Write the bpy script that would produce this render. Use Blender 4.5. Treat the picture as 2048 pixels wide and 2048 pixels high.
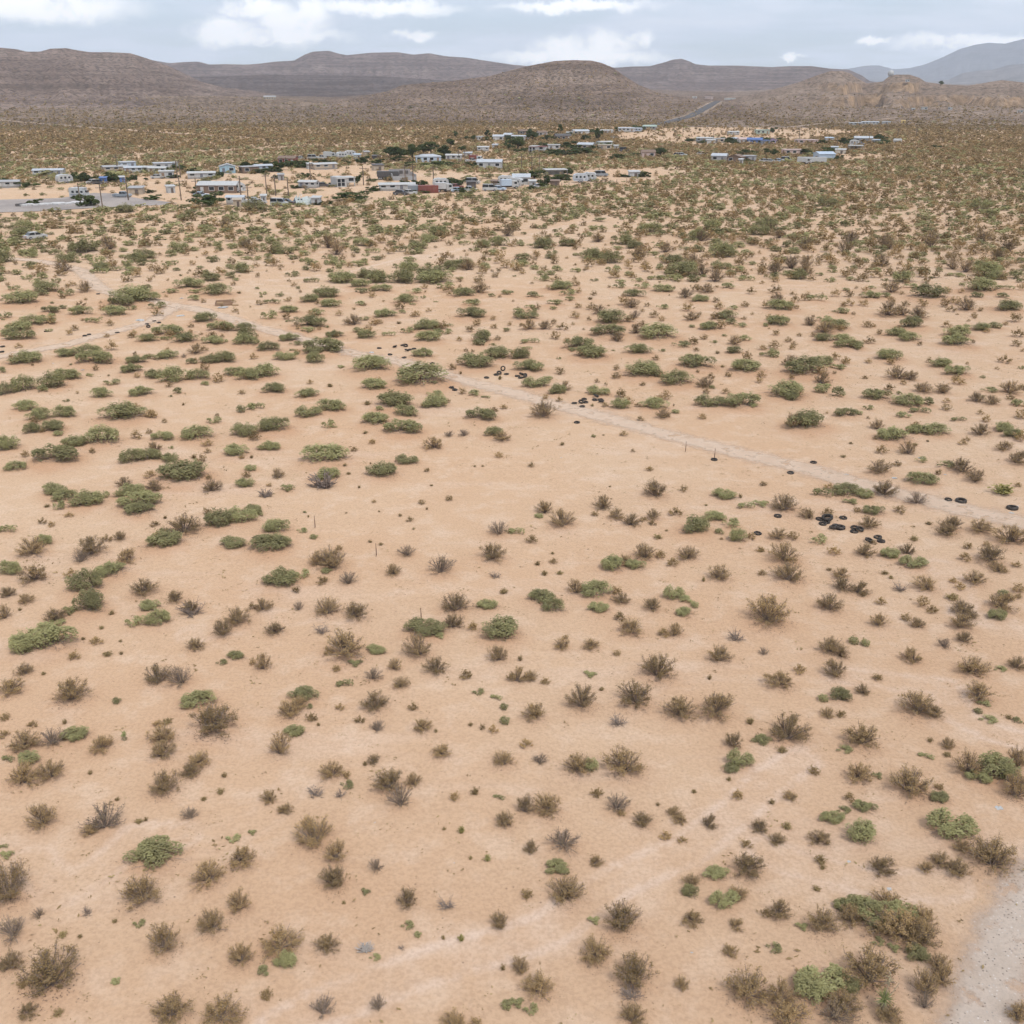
import bpy, math, random
import numpy as np

for o in list(bpy.data.objects):
    bpy.data.objects.remove(o, do_unlink=True)
scene = bpy.context.scene
COL = scene.collection

# ------------------------------------------------------------------ camera
PITCH = math.radians(22.63)      # drone camera looking down at the desert
CAM_Z = 30.0
FPX = 2048.0                     # focal length in units of a 2048 px wide frame
cam_data = bpy.data.cameras.new("camera")
cam_data.sensor_fit = 'HORIZONTAL'
cam_data.sensor_width = 36.0
cam_data.lens = 36.0 * FPX / 2048.0
cam_data.clip_start = 0.1
cam_data.clip_end = 60000.0
cam = bpy.data.objects.new("camera", cam_data)
cam.location = (0.0, 0.0, CAM_Z)
cam.rotation_euler = (math.pi / 2 - PITCH, 0.0, 0.0)
COL.objects.link(cam)
scene.camera = cam

# ------------------------------------------------------------------ light
SUN_EL, SUN_AZ = math.radians(58.0), math.radians(150.0)   # azimuth clockwise from +Y
sun_data = bpy.data.lights.new("sun", 'SUN')
sun_data.energy = 1.4
sun_data.angle = math.radians(15.0)
sun_data.color = (1.0, 0.965, 0.91)
sun = bpy.data.objects.new("sun", sun_data)
sun.rotation_euler = (math.pi / 2 - SUN_EL, 0.0, -SUN_AZ + math.pi)
sun.location = (0, 0, 200)
COL.objects.link(sun)

scene.view_settings.view_transform = 'Standard'
scene.view_settings.look = 'None'
scene.view_settings.exposure = 0.30
scene.view_settings.gamma = 1.0
scene.view_settings.use_curve_mapping = False
scene.cycles.use_denoising = True
scene.cycles.adaptive_threshold = 0.04
scene.cycles.max_bounces = 6
scene.cycles.diffuse_bounces = 3
scene.cycles.transmission_bounces = 3
scene.cycles.volume_bounces = 1
scene.cycles.transparent_max_bounces = 6


def pix_dir(u, v):
    dx = (u - 1024.0) / FPX
    dy = (1024.0 - v) / FPX
    return dx, math.cos(PITCH) + dy * math.sin(PITCH), -math.sin(PITCH) + dy * math.cos(PITCH)


def pix_azel(u, v):
    a, b, c = pix_dir(u, v)
    return math.atan2(a, b), math.atan2(c, math.hypot(a, b))


# ------------------------------------------------------------------ sky
world = bpy.data.worlds.new("World")
scene.world = world
world.use_nodes = True
world.cycles.sampling_method = 'MANUAL'
world.cycles.sample_map_resolution = 512
wt = world.node_tree
wt.nodes.clear()
WN, WL = wt.nodes, wt.links


def wmath(op, a, b=None, clamp=False):
    n = WN.new('ShaderNodeMath'); n.operation = op; n.use_clamp = clamp
    for i, x in enumerate((a, b)):
        if x is None:
            continue
        if isinstance(x, (int, float)):
            n.inputs[i].default_value = x
        else:
            WL.new(x, n.inputs[i])
    return n.outputs[0]


def wramp(fac, lo, hi, tlo=0.0, thi=1.0):
    n = WN.new('ShaderNodeMapRange'); n.interpolation_type = 'SMOOTHSTEP'; n.clamp = True
    WL.new(fac, n.inputs[0])
    for i, x in zip((1, 2, 3, 4), (lo, hi, tlo, thi)):
        n.inputs[i].default_value = x
    return n.outputs[0]


def wnoise(vec, scale, detail=6.0, rough=0.55, dist=0.0):
    n = WN.new('ShaderNodeTexNoise'); n.noise_dimensions = '3D'
    n.inputs['Scale'].default_value = scale; n.inputs['Detail'].default_value = detail
    n.inputs['Roughness'].default_value = rough; n.inputs['Distortion'].default_value = dist
    WL.new(vec, n.inputs['Vector'])
    return n


tc = WN.new('ShaderNodeTexCoord')
sep = WN.new('ShaderNodeSeparateXYZ'); WL.new(tc.outputs['Generated'], sep.inputs[0])
zc = wmath('MAXIMUM', sep.outputs['Z'], 0.0)
az_n = wmath('ARCTAN2', sep.outputs['X'], sep.outputs['Y'])
el_n = wmath('ARCSINE', sep.outputs['Z'])
sky = WN.new('ShaderNodeTexSky'); sky.sky_type = 'NISHITA'; sky.sun_disc = False
sky.sun_elevation = SUN_EL; sky.sun_rotation = SUN_AZ
sky.air_density = 1.0; sky.dust_density = 1.4; sky.ozone_density = 1.6; sky.altitude = 1200
bg_sky = WN.new('ShaderNodeBackground'); bg_sky.inputs['Strength'].default_value = 0.105
WL.new(sky.outputs[0], bg_sky.inputs['Color'])
# high cloud veil: an even deck seen in perspective
pz = wmath('ADD', zc, 0.10)
cv = WN.new('ShaderNodeCombineXYZ')
WL.new(wmath('DIVIDE', sep.outputs['X'], pz), cv.inputs[0])
WL.new(wmath('DIVIDE', sep.outputs['Y'], pz), cv.inputs[1])
veil_n = wnoise(cv.outputs[0], 0.85, 3.0, 0.58)
veil = wramp(veil_n.outputs['Fac'], 0.36, 0.62, 0.55, 0.99)
# heaped clouds: puffs near the horizon, broken up by noise
ae = WN.new('ShaderNodeCombineXYZ'); WL.new(az_n, ae.inputs[0]); WL.new(el_n, ae.inputs[1])
jn = wnoise(ae.outputs[0], 42.0, 4.0, 0.66)
js = WN.new('ShaderNodeVectorMath'); js.operation = 'SUBTRACT'; WL.new(jn.outputs['Color'], js.inputs[0]); js.inputs[1].default_value = (0.5, 0.5, 0.5)
jm = WN.new('ShaderNodeVectorMath'); jm.operation = 'MULTIPLY'; WL.new(js.outputs[0], jm.inputs[0]); jm.inputs[1].default_value = (0.036, 0.021, 0.0)
jv = WN.new('ShaderNodeVectorMath'); jv.operation = 'ADD'; WL.new(ae.outputs[0], jv.inputs[0]); WL.new(jm.outputs[0], jv.inputs[1])
PUFFS = [(585, 54, 66, 38, 1), (445, 63, 62, 24, 1), (515, 18, 85, 20, .8), (550, 74, 135, 15, 1), (620, 26, 34, 28, 1),
         (768, 15, 150, 14, .9), (830, 70, 50, 10, .8), (80, 12, 180, 30, .9), (1119, 97, 58, 26, 1), (1208, 90, 62, 25, 1),
         (1284, 77, 26, 18, 1), (1160, 116, 170, 14, 1), (1150, 12, 150, 12, .9), (1755, 80, 34, 12, .6), (1586, 113, 24, 8, .7), (1950, 84, 150, 17, .8)]
near_d = None
for (u, v, ru, rv, k) in PUFFS:
    a0, e0 = pix_azel(u, v)
    kk = .93 / k ** .5
    m = WN.new('ShaderNodeVectorMath'); m.operation = 'MULTIPLY_ADD'; WL.new(jv.outputs[0], m.inputs[0])
    m.inputs[1].default_value = (FPX / ru * kk, FPX / rv * kk, 0)
    m.inputs[2].default_value = (-a0 * FPX / ru * kk, -e0 * FPX / rv * kk, 0)
    l = WN.new('ShaderNodeVectorMath'); l.operation = 'LENGTH'; WL.new(m.outputs[0], l.inputs[0])
    near_d = l.outputs['Value'] if near_d is None else wmath('MINIMUM', near_d, l.outputs['Value'])
cum = wramp(near_d, 0.38, 1.18, 1.0, 0.0)
bg_veil = WN.new('ShaderNodeBackground')
vc = WN.new('ShaderNodeMix'); vc.data_type = 'RGBA'
WL.new(veil_n.outputs['Fac'], vc.inputs['Factor'])
vc.inputs['A'].default_value = (0.46, 0.59, 0.79, 1); vc.inputs['B'].default_value = (0.97, 0.985, 1.02, 1)
WL.new(vc.outputs['Result'], bg_veil.inputs['Color']); bg_veil.inputs['Strength'].default_value = 1.0
bg_cum = WN.new('ShaderNodeBackground')
cc_ = WN.new('ShaderNodeMix'); cc_.data_type = 'RGBA'; WL.new(wramp(jn.outputs['Fac'], .26, .52), cc_.inputs['Factor'])
cc_.inputs['A'].default_value = (0.95, 0.97, 1.0, 1); cc_.inputs['B'].default_value = (1.34, 1.32, 1.30, 1)
WL.new(cc_.outputs['Result'], bg_cum.inputs['Color']); bg_cum.inputs['Strength'].default_value = 1.0
mx1 = WN.new('ShaderNodeMixShader'); WL.new(veil, mx1.inputs[0]); WL.new(bg_sky.outputs[0], mx1.inputs[1]); WL.new(bg_veil.outputs[0], mx1.inputs[2])
mx2 = WN.new('ShaderNodeMixShader'); WL.new(wmath('MULTIPLY', cum, 0.93), mx2.inputs[0]); WL.new(mx1.outputs[0], mx2.inputs[1]); WL.new(bg_cum.outputs[0], mx2.inputs[2])
wo = WN.new('ShaderNodeOutputWorld'); WL.new(mx2.outputs[0], wo.inputs[0])

# ------------------------------------------------------------------ helpers
RNG = np.random.default_rng(11)
random.seed(5)


def hash2(ix, iy, seed):
    n = (ix.astype(np.int64) * 374761393 + iy.astype(np.int64) * 668265263 + seed * 974634777) & 0x7fffffff
    n = ((n ^ (n >> 13)) * 1274126177) & 0x7fffffff
    return ((n ^ (n >> 16)) & 0xffffff) / float(0xffffff)


def vnoise(x, y, seed=0):
    x = np.asarray(x, float); y = np.asarray(y, float)
    ix = np.floor(x); iy = np.floor(y)
    fx = x - ix; fy = y - iy
    fx = fx * fx * (3 - 2 * fx); fy = fy * fy * (3 - 2 * fy)
    a = hash2(ix, iy, seed); b = hash2(ix + 1, iy, seed); c = hash2(ix, iy + 1, seed); d = hash2(ix + 1, iy + 1, seed)
    return (a * (1 - fx) + b * fx) * (1 - fy) + (c * (1 - fx) + d * fx) * fy


def fbm(x, y, seed=0, octs=4, gain=.5):
    s = 0.0; a = 1.0; t = 0.0
    for i in range(octs):
        s = s + a * vnoise(x * 2 ** i + 17.3 * i, y * 2 ** i - 9.1 * i, seed + i); t += a; a *= gain
    return s / t - .5


def smooth(a, b, x):
    t = np.clip((np.asarray(x, float) - a) / (b - a), 0, 1)
    return t * t * (3 - 2 * t)


def make_mesh(name, V, F, mat=None, attrs=None, smooth_shade=False):
    """V (n,3); F (m,k) array or list of such arrays; attrs {name: per-vertex floats}"""
    V = np.asarray(V, np.float32)
    Fs = F if isinstance(F, list) else [F]
    Fs = [np.asarray(f, np.int32) for f in Fs if len(f)]
    me = bpy.data.meshes.new(name)
    me.vertices.add(len(V)); me.vertices.foreach_set('co', V.ravel())
    nl = sum(f.size for f in Fs); npoly = sum(len(f) for f in Fs)
    me.loops.add(nl); me.polygons.add(npoly)
    me.loops.foreach_set('vertex_index', np.concatenate([f.ravel() for f in Fs]))
    tot = np.concatenate([np.full(len(f), f.shape[1], np.int32) for f in Fs])
    st = np.concatenate([[0], np.cumsum(tot)[:-1]]).astype(np.int32)
    me.polygons.foreach_set('loop_start', st)
    if smooth_shade:
        me.polygons.foreach_set('use_smooth', np.ones(npoly, bool))
    for k, d in (attrs or {}).items():
        a = me.attributes.new(k, 'FLOAT', 'POINT'); a.data.foreach_set('value', np.asarray(d, np.float32))
    me.update(calc_edges=True)
    if mat is not None:
        me.materials.append(mat)
    return me


def link(name, data, parent=None, loc=None):
    o = bpy.data.objects.new(name, data)
    COL.objects.link(o)
    if parent is not None:
        o.parent = parent
    if loc is not None:
        o.location = loc
    return o


USED = set()


def tag(o, label=None, cat=None, group=None, kind=None):
    if label:
        o['label'] = label
        USED.add(label)
    if cat:
        o['category'] = cat
    if group:
        o['group'] = group
    if kind:
        o['kind'] = kind
    return o


ONES = "zero one two three four five six seven eight nine ten eleven twelve thirteen fourteen fifteen sixteen seventeen eighteen nineteen".split()
TENS = "zero ten twenty thirty forty fifty sixty seventy eighty ninety".split()


def say(n):
    n = max(0, min(99, int(round(n))))
    return ONES[n] if n < 20 else TENS[n // 10] + ("-" + ONES[n % 10] if n % 10 else "")


def spot(u, v, stem):
    """a label that ends with the thing's place in the photograph, in percent of its width and height"""
    a, b = u / 20.48, v / 20.48
    for extra in ("", "lower ", "upper ", "nearer ", "farther ", "leftward ", "rightward ", "middle "):
        s = f"{extra}{stem}, {say(a)} percent across, {say(b)} percent down"
        if s not in USED:
            USED.add(s)
            return s
    return s


# ------------------------------------------------------------------ node materials
def new_mat(name):
    m = bpy.data.materials.new(name); m.use_nodes = True
    m.node_tree.nodes.clear()
    return m


class NT:
    def __init__(s, m):
        s.m = m; s.n = m.node_tree.nodes; s.l = m.node_tree.links

    def set(s, sock, x):
        if isinstance(x, (int, float)):
            sock.default_value = x
        elif isinstance(x, tuple):
            sock.default_value = x if len(x) != 3 or sock.type != 'RGBA' else (*x, 1)
        else:
            s.l.new(x, sock)

    def math(s, op, a, b=None, clamp=False):
        n = s.n.new('ShaderNodeMath'); n.operation = op; n.use_clamp = clamp
        s.set(n.inputs[0], a)
        if b is not None:
            s.set(n.inputs[1], b)
        return n.outputs[0]

    def mix(s, f, a, b, mode='MIX'):
        n = s.n.new('ShaderNodeMix'); n.data_type = 'RGBA'; n.blend_type = mode
        s.set(n.inputs['Factor'], f); s.set(n.inputs['A'], a); s.set(n.inputs['B'], b)
        return n.outputs['Result']

    def rng(s, f, lo, hi, tlo=0., thi=1., kind='SMOOTHSTEP'):
        n = s.n.new('ShaderNodeMapRange'); n.interpolation_type = kind; n.clamp = True
        s.set(n.inputs[0], f)
        for i, x in zip((1, 2, 3, 4), (lo, hi, tlo, thi)):
            n.inputs[i].default_value = x
        return n.outputs[0]

    def noise(s, vec, scale, detail=4., rough=.55, dist=0.):
        n = s.n.new('ShaderNodeTexNoise')
        n.inputs['Scale'].default_value = scale; n.inputs['Detail'].default_value = detail
        n.inputs['Roughness'].default_value = rough; n.inputs['Distortion'].default_value = dist
        s.l.new(vec, n.inputs['Vector'])
        return n.outputs['Fac']

    def voro(s, vec, scale, out='Distance', rand=1.):
        n = s.n.new('ShaderNodeTexVoronoi'); n.inputs['Scale'].default_value = scale
        n.inputs['Randomness'].default_value = rand
        s.l.new(vec, n.inputs['Vector'])
        return n.outputs[out]

    def attr(s, name):
        n = s.n.new('ShaderNodeAttribute'); n.attribute_name = name
        return n.outputs['Fac']

    def pos(s, scale=None):
        n = s.n.new('ShaderNodeNewGeometry')
        if scale is None:
            return n.outputs['Position']
        m = s.n.new('ShaderNodeVectorMath'); m.operation = 'MULTIPLY'
        s.l.new(n.outputs['Position'], m.inputs[0]); m.inputs[1].default_value = scale
        return m.outputs[0]

    def bump(s, h, strength, dist):
        n = s.n.new('ShaderNodeBump'); n.inputs['Strength'].default_value = strength
        n.inputs['Distance'].default_value = dist
        s.l.new(h, n.inputs['Height'])
        return n.outputs[0]

    def out(s, shader, disp=None):
        o = s.n.new('ShaderNodeOutputMaterial'); s.l.new(shader, o.inputs[0])

    def diffuse(s, col, normal=None, rough=1.0):
        d = s.n.new('ShaderNodeBsdfDiffuse'); s.set(d.inputs['Color'], col)
        d.inputs['Roughness'].default_value = rough
        if normal is not None:
            s.l.new(normal, d.inputs['Normal'])
        return d.outputs[0]

    def principled(s, col, rough=.6, metal=0., normal=None, spec=.2):
        d = s.n.new('ShaderNodeBsdfPrincipled'); s.set(d.inputs['Base Color'], col)
        d.inputs['Roughness'].default_value = rough; d.inputs['Metallic'].default_value = metal
        d.inputs['Specular IOR Level'].default_value = spec
        if normal is not None:
            s.l.new(normal, d.inputs['Normal'])
        return d.outputs[0]


SAND = (0.545, 0.352, 0.232)
SAND_RED = (0.56, 0.335, 0.20)
SAND_PALE = (0.69, 0.52, 0.38)


def mat_ground():
    m = new_mat("desert_sand"); t = NT(m)
    p = t.pos()
    n1 = t.noise(p, .035, 3, .6)
    n2 = t.noise(p, .45, 4, .64)
    n3 = t.noise(p, 6.0, 3, .6)
    c = t.mix(t.rng(n1, .35, .68), (0.605, 0.405, 0.258), (0.625, 0.443, 0.296))
    c = t.mix(t.math('MULTIPLY', t.rng(n2, .46, .70), .60), c, SAND_PALE)
    c = t.mix(t.math('MULTIPLY', t.attr('mound'), .75, True), c, SAND_RED)
    # streaks of pale compacted soil along the vehicle tracks
    st = t.math('MULTIPLY', t.attr('track'), t.rng(n2, .30, .58, .15, 1.1))
    c = t.mix(t.math('MULTIPLY', st, .8, True), c, (0.71, 0.55, 0.43))
    w1 = t.noise(t.pos((.05, .16, .1)), 1., 4, .7)      # wind-sorted pale crust
    c = t.mix(t.math('MULTIPLY', t.rng(w1, .52, .70), .40), c, (0.69, 0.525, 0.40))
    # litter of dark twigs and grit
    v = t.voro(p, 1.7); v2 = t.voro(p, 4.3)
    lit = t.math('MULTIPLY', t.rng(v, .035, .10, 1, 0), t.rng(t.noise(p, .12, 2, .6), .45, .62))
    lit2 = t.math('MULTIPLY', t.rng(v2, .05, .13, 1, 0), t.rng(n1, .42, .60))
    c = t.mix(t.math('MULTIPLY', lit, .75), c, (0.17, 0.11, 0.075))
    c = t.mix(t.math('MULTIPLY', lit2, .55), c, (0.20, 0.13, 0.09))
    c = t.mix(t.math('MULTIPLY', t.rng(n3, .38, .66), .26), c, (0.36, 0.22, 0.14))
    nb = t.bump(t.noise(p, 1.3, 3, .65), .7, .14)
    t.out(t.diffuse(c, nb))
    return m


def mat_track(name, base, pale, grit=0., feather=1.):
    m = new_mat(name); t = NT(m)
    p = t.pos()
    n2 = t.noise(p, .7, 5, .6); n3 = t.noise(p, 9, 4, .65)
    e = t.attr('edge')         # 0 on the centre line, 1 on the edge
    c = t.mix(t.rng(n2, .3, .7), base, pale)
    rut = t.math('MULTIPLY', t.rng(t.math('ABSOLUTE', t.math('SUBTRACT', e, .45)), .0, .22, 1, 0), .5)
    c = t.mix(rut, c, pale)
    c = t.mix(t.math('MULTIPLY', t.rng(n3, .42, .68), .25), c, tuple(x * .62 for x in base))
    if grit:
        v = t.voro(p, 7.); vc = t.voro(p, 7., 'Color')
        sp = t.rng(v, .12, .30, 1, 0)
        c = t.mix(t.math('MULTIPLY', sp, grit), c, t.mix(t.rng(vc, .3, .75), (0.16, 0.13, 0.115), (0.85, 0.80, 0.76)))
    nb = t.bump(n3, .4, .06)
    a = t.math('ADD', e, t.math('MULTIPLY', t.math('SUBTRACT', t.noise(p, .9, 5, .65), .5), 1.1 * feather))
    fac = t.math('MAXIMUM', t.rng(a, .18, .98, .18, 1), t.rng(n2, .48, .66, 0, .75))
    tr = t.n.new('ShaderNodeBsdfTransparent')
    mx = t.n.new('ShaderNodeMixShader')
    t.l.new(fac, mx.inputs[0]); t.l.new(t.diffuse(c, nb), mx.inputs[1]); t.l.new(tr.outputs[0], mx.inputs[2])
    t.out(mx.outputs[0])
    return m


def mat_hill(name, soil, pale, shrub, cover=.6, strata=.5, cliff=None, cell=.16):
    m = new_mat(name); t = NT(m)
    p = t.pos()
    n1 = t.noise(p, .006, 6, .6); n2 = t.noise(p, .05, 5, .65)
    c = t.mix(t.rng(n1, .38, .66), soil, pale)
    ps = t.pos((.004, .004, .16))
    band = t.noise(ps, 1.0, 5, .7)
    c = t.mix(t.math('MULTIPLY', t.rng(band, .46, .62), strata), c, tuple(x * .62 for x in soil))
    c = t.mix(t.math('MULTIPLY', t.rng(band, .34, .44, 1, 0), strata * .6), c, pale)
    gl = t.attr('rill')
    c = t.mix(t.math('MULTIPLY', gl, .40, True), c, tuple(x * .5 for x in soil))      # darker scrub and rubble gathers in the rills
    if cliff:
        ca = t.attr('cliff')
        cn = t.noise(t.pos((.06, .06, .012)), 1.0, 5, .7)
        cc = t.mix(t.rng(cn, .35, .65), cliff, tuple(x * .52 for x in cliff))
        c = t.mix(t.math('MULTIPLY', ca, t.rng(n2, .32, .52, .35, 1)), c, cc)
    v = t.voro(p, cell); v2 = t.voro(p, cell * 2.1)
    dots = t.math('MULTIPLY', t.rng(v, .30, .50, 1, 0), t.rng(n2, .28, .46, .35, 1))
    dots2 = t.math('MULTIPLY', t.rng(v2, .2, .45, 1, 0), t.rng(n2, .55, .38))
    f = t.math('MULTIPLY', t.math('MAXIMUM', dots, t.math('MULTIPLY', dots2, .7)), cover)
    if cliff:
        f = t.math('MULTIPLY', f, t.math('SUBTRACT', 1., t.math('MULTIPLY', t.attr('cliff'), .8)))
    c = t.mix(f, c, shrub)
    h = t.math('ADD', t.math('MULTIPLY', n2, 1.0), t.math('MULTIPLY', f, .25))
    t.out(t.diffuse(c, t.bump(h, .7, 9.)))
    return m


# ------------------------------------------------------------------ terrain shape
def base_plain(r):
    return np.clip(np.asarray(r, float) - 800, 0, 4300) * 0.0062


RIDGES = [
    # name, distance, front run, back run, exponent, gully, silhouette points (frame px)
    ('far_mountain', 14000, 3600, 1200, 1.25, .10, [(1300, 170), (1560, 165), (1640, 140), (1697, 136), (1730, 130), (1758, 129), (1787, 137), (1819, 135), (1850, 127), (1882, 114), (1920, 95), (1951, 86), (1978, 82), (2010, 84), (2048, 74), (2150, 78), (2350, 90), (2700, 160)]),
    ('jagged_ridge', 9000, 1500, 1500, 1.2, .32, [(1780, 172), (1898, 159), (1925, 146), (1957, 141), (1988, 139), (2015, 130), (2048, 127), (2150, 132), (2300, 150), (2500, 172)]),
    ('plateau', 4200, 1500, 2500, 1.7, .06, [(-500, 140), (0, 140), (200, 135), (297, 119), (339, 126), (366, 124), (397, 123), (419, 129), (450, 128), (493, 129), (519, 127), (551, 123), (588, 121), (609, 109), (625, 103), (657, 101), (678, 107), (694, 110), (742, 105), (795, 104), (827, 109), (858, 106), (890, 112), (933, 115), (970, 121), (1024, 129), (1056, 132), (1120, 134), (1236, 135), (1262, 133), (1300, 132), (1331, 124), (1345, 119), (1363, 117), (1378, 122), (1390, 128), (1416, 131), (1474, 131), (1543, 134), (1580, 132), (1623, 132), (1660, 137), (1697, 139), (1724, 151), (1739, 162), (1790, 172), (1900, 176), (2048, 180)]),
    ('middle_bench', 2900, 900, 500, 1.5, .08, [(-300, 165), (200, 165), (339, 158), (392, 154), (530, 149), (742, 151), (848, 158), (960, 168), (1024, 175), (1150, 190)]),
    ('left_hill', 2200, 1050, 900, 1.35, .11, [(-600, 80), (-200, 100), (0, 95), (32, 98), (53, 103), (80, 103), (101, 97), (132, 96), (159, 101), (180, 104), (212, 104), (260, 106), (286, 114), (313, 123), (339, 133), (371, 148), (400, 163), (450, 176), (503, 184), (600, 196)]),
    ('spur', 1500, 560, 300, 1.4, .12, [(-300, 196), (0, 196), (150, 199), (250, 198), (318, 193), (400, 192), (520, 194), (585, 198), (660, 204), (740, 209), (830, 216)]),
    ('mesa', 1500, 600, 500, 1.25, .05, [(560, 222), (700, 198), (774, 183), (805, 170), (901, 162), (980, 152), (1024, 140), (1056, 132), (1082, 127), (1109, 122), (1146, 120), (1183, 121), (1204, 126), (1225, 135), (1252, 154), (1278, 170), (1310, 183), (1342, 192), (1384, 198), (1427, 204)]),
    ('quarry_hill', 1750, 720, 500, 1.15, .08, [(1437, 204), (1475, 196), (1512, 188), (1554, 177), (1596, 165), (1612, 159), (1633, 151), (1660, 142), (1686, 142), (1702, 147), (1713, 156), (1734, 167), (1766, 163), (1776, 154), (1792, 149), (1819, 149), (1840, 156), (1851, 164), (1882, 168), (1935, 172), (1978, 164), (2004, 160), (2048, 165), (2200, 150), (2500, 140)]),
]
_R = []
for nm, D, L, B, k, g, pts in RIDGES:
    az = []; hh = []
    for (u, v) in pts:
        a, e = pix_azel(u, v)
        az.append(a); hh.append(CAM_Z + D * math.tan(e))
    _R.append((nm, D, L, B, k, g, np.array(az), np.array(hh)))


def rills(az, r):
    """erosion rills running down the slopes, 0..1"""
    a = np.abs(fbm(az * 150, r / 420., 301, 4)) * 2.6
    b = np.abs(fbm(az * 420, r / 260., 333, 3)) * 2.6
    return np.clip(1 - a, 0, 1) ** 2 * .7 + np.clip(1 - b, 0, 1) ** 2 * .3


def hills(az, r):
    """height of the land and which landform it belongs to (-1 plain)"""
    zb = base_plain(r)
    best = zb.copy(); win = np.full(zb.shape, -1)
    x = r * np.sin(az); y = r * np.cos(az)
    for i, (nm, D, L, B, k, g, A, Hh) in enumerate(_R):
        H = np.interp(az, A, Hh)
        fade = smooth(A[0] - .12, A[0], az) * (1 - smooth(A[-1], A[-1] + .12, az))
        zbD = float(base_plain(D))
        amp = np.maximum(H - zbD, 0) * fade
        wob = fbm(az * 34 + i * 7, r / 420., 40 + i, 4) * .5          # ridge spurs run towards the viewer
        t = (D * (1 + 0.0 * wob) - r) / L
        tf = np.clip(t, 0, 1); tb = np.clip(-t * L / B, 0, 1)
        prof = np.where(t >= 0, (1 - tf) ** k, 1 - .75 * tb * tb * (3 - 2 * tb))
        gul = np.abs(fbm(x / (D * .03) , y / (D * .07), 60 + i, 5)) * 2
        z = zb + amp * prof * (1 + g * 3.4 * (wob - gul * .7) * np.clip(tf * 2.2, 0, 1) * 1.2)
        if nm in ('left_hill', 'middle_bench', 'plateau', 'mesa'):   # level beds of rock make steps
            lam = {'left_hill': 17., 'middle_bench': 15., 'plateau': 24., 'mesa': 12.}[nm]
            zz = z - zb
            z = z + .12 * lam / 2 * np.sin(zz * 2 * np.pi / lam + fbm(x / 300, y / 300, 9) * 2) * np.clip(zz / lam, 0, 1) * np.clip(tf * 4, 0, 1)
        if nm == 'quarry_hill':
            zz = z - zb
            q = smooth(.235, .30, az) * (1 - smooth(.47, .56, az)) * smooth(4., 14., zz) * smooth(.03, .16, tf)
            lam = 16.
            st = zz / lam + fbm(x / 130, y / 130, 5, 5) * 1.1
            fr = st - np.floor(st)
            step = (np.floor(st) + smooth(.76, .86, fr)) * lam - fbm(x / 130, y / 130, 5, 5) * 1.1 * lam
            z = zb + zz * (1 - q * .85) + np.maximum(step, 0) * q * .85
        z = z - amp * .16 * rills(az, r) * np.clip(tf * 3, 0, 1) * (1 - tf)
        up = z > best + .05
        best = np.where(up, z, best); win = np.where(up, i, win)
    return best, win


MOUNDS = []          # (x, y, radius, height) filled from the shrub survey before the ground is made


def near_relief(x, y):
    r = np.hypot(x, y)
    z = (fbm(x / 23., y / 23., 3, 4) * .55 + fbm(x / 6., y / 6., 21, 3) * .13) * (1 - smooth(420, 780, r))
    return z


def mound_field(x, y):
    z = np.zeros_like(x, dtype=float)
    if not MOUNDS:
        return z
    if len(x) < 40:
        M = np.array(MOUNDS)
        k = ((x[:, None] - M[:, 0]) ** 2 + (y[:, None] - M[:, 1]) ** 2) / M[:, 2] ** 2
        return np.where(k < 5.5, M[:, 3] * (np.exp(-k * .9) - .007), 0).max(1)
    order = np.argsort(y); ys = y[order]
    for (mx, my, mr, mh) in MOUNDS:
        R = mr * 2.4
        a, b = np.searchsorted(ys, (my - R, my + R))
        idx = order[a:b]
        dx = x[idx] - mx; dy = y[idx] - my
        k = (dx * dx + dy * dy) / (mr * mr)
        sel = k < 5.5
        idx = idx[sel]
        z[idx] = np.maximum(z[idx], mh * np.exp(-k[sel] * .9) - mh * .007)
    return z


def land(x, y):
    x = np.atleast_1d(np.asarray(x, float)); y = np.atleast_1d(np.asarray(y, float))
    r = np.hypot(x, y); az = np.arctan2(x, y)
    z = base_plain(r)
    far = r > 840
    if far.any():
        z[far] = hills(az[far], r[far])[0]
    return z + near_relief(x, y) + mound_field(x, y)


def flat_at(u, v):
    a, b, c = pix_dir(u, v)
    t = -CAM_Z / c
    return a * t, b * t


_AT = {}


def at(u, v):
    k = (round(u, 3), round(v, 3))
    if k not in _AT:
        _AT[k] = _at(u, v)
    return _AT[k].copy()


def _at(u, v):
    """the point of the land seen through a pixel"""
    a, b, c = pix_dir(u, v)
    if v > 256:
        x, y = flat_at(u, v)
        z = float(land(x, y)[0])
        t = (z - CAM_Z) / c
        return np.array((a * t, b * t, z))
    ts = np.geomspace(300, 32000, 2600)
    z, _ = hills(np.arctan2(a * ts, b * ts), np.hypot(a, b) * ts)
    hit = np.nonzero(z >= CAM_Z + c * ts)[0]
    i = hit[0] if len(hit) else len(ts) - 1
    t = ts[i]
    p = np.array((a * t, b * t, 0.))
    p[2] = float(land(p[0], p[1])[0])
    return p

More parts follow.
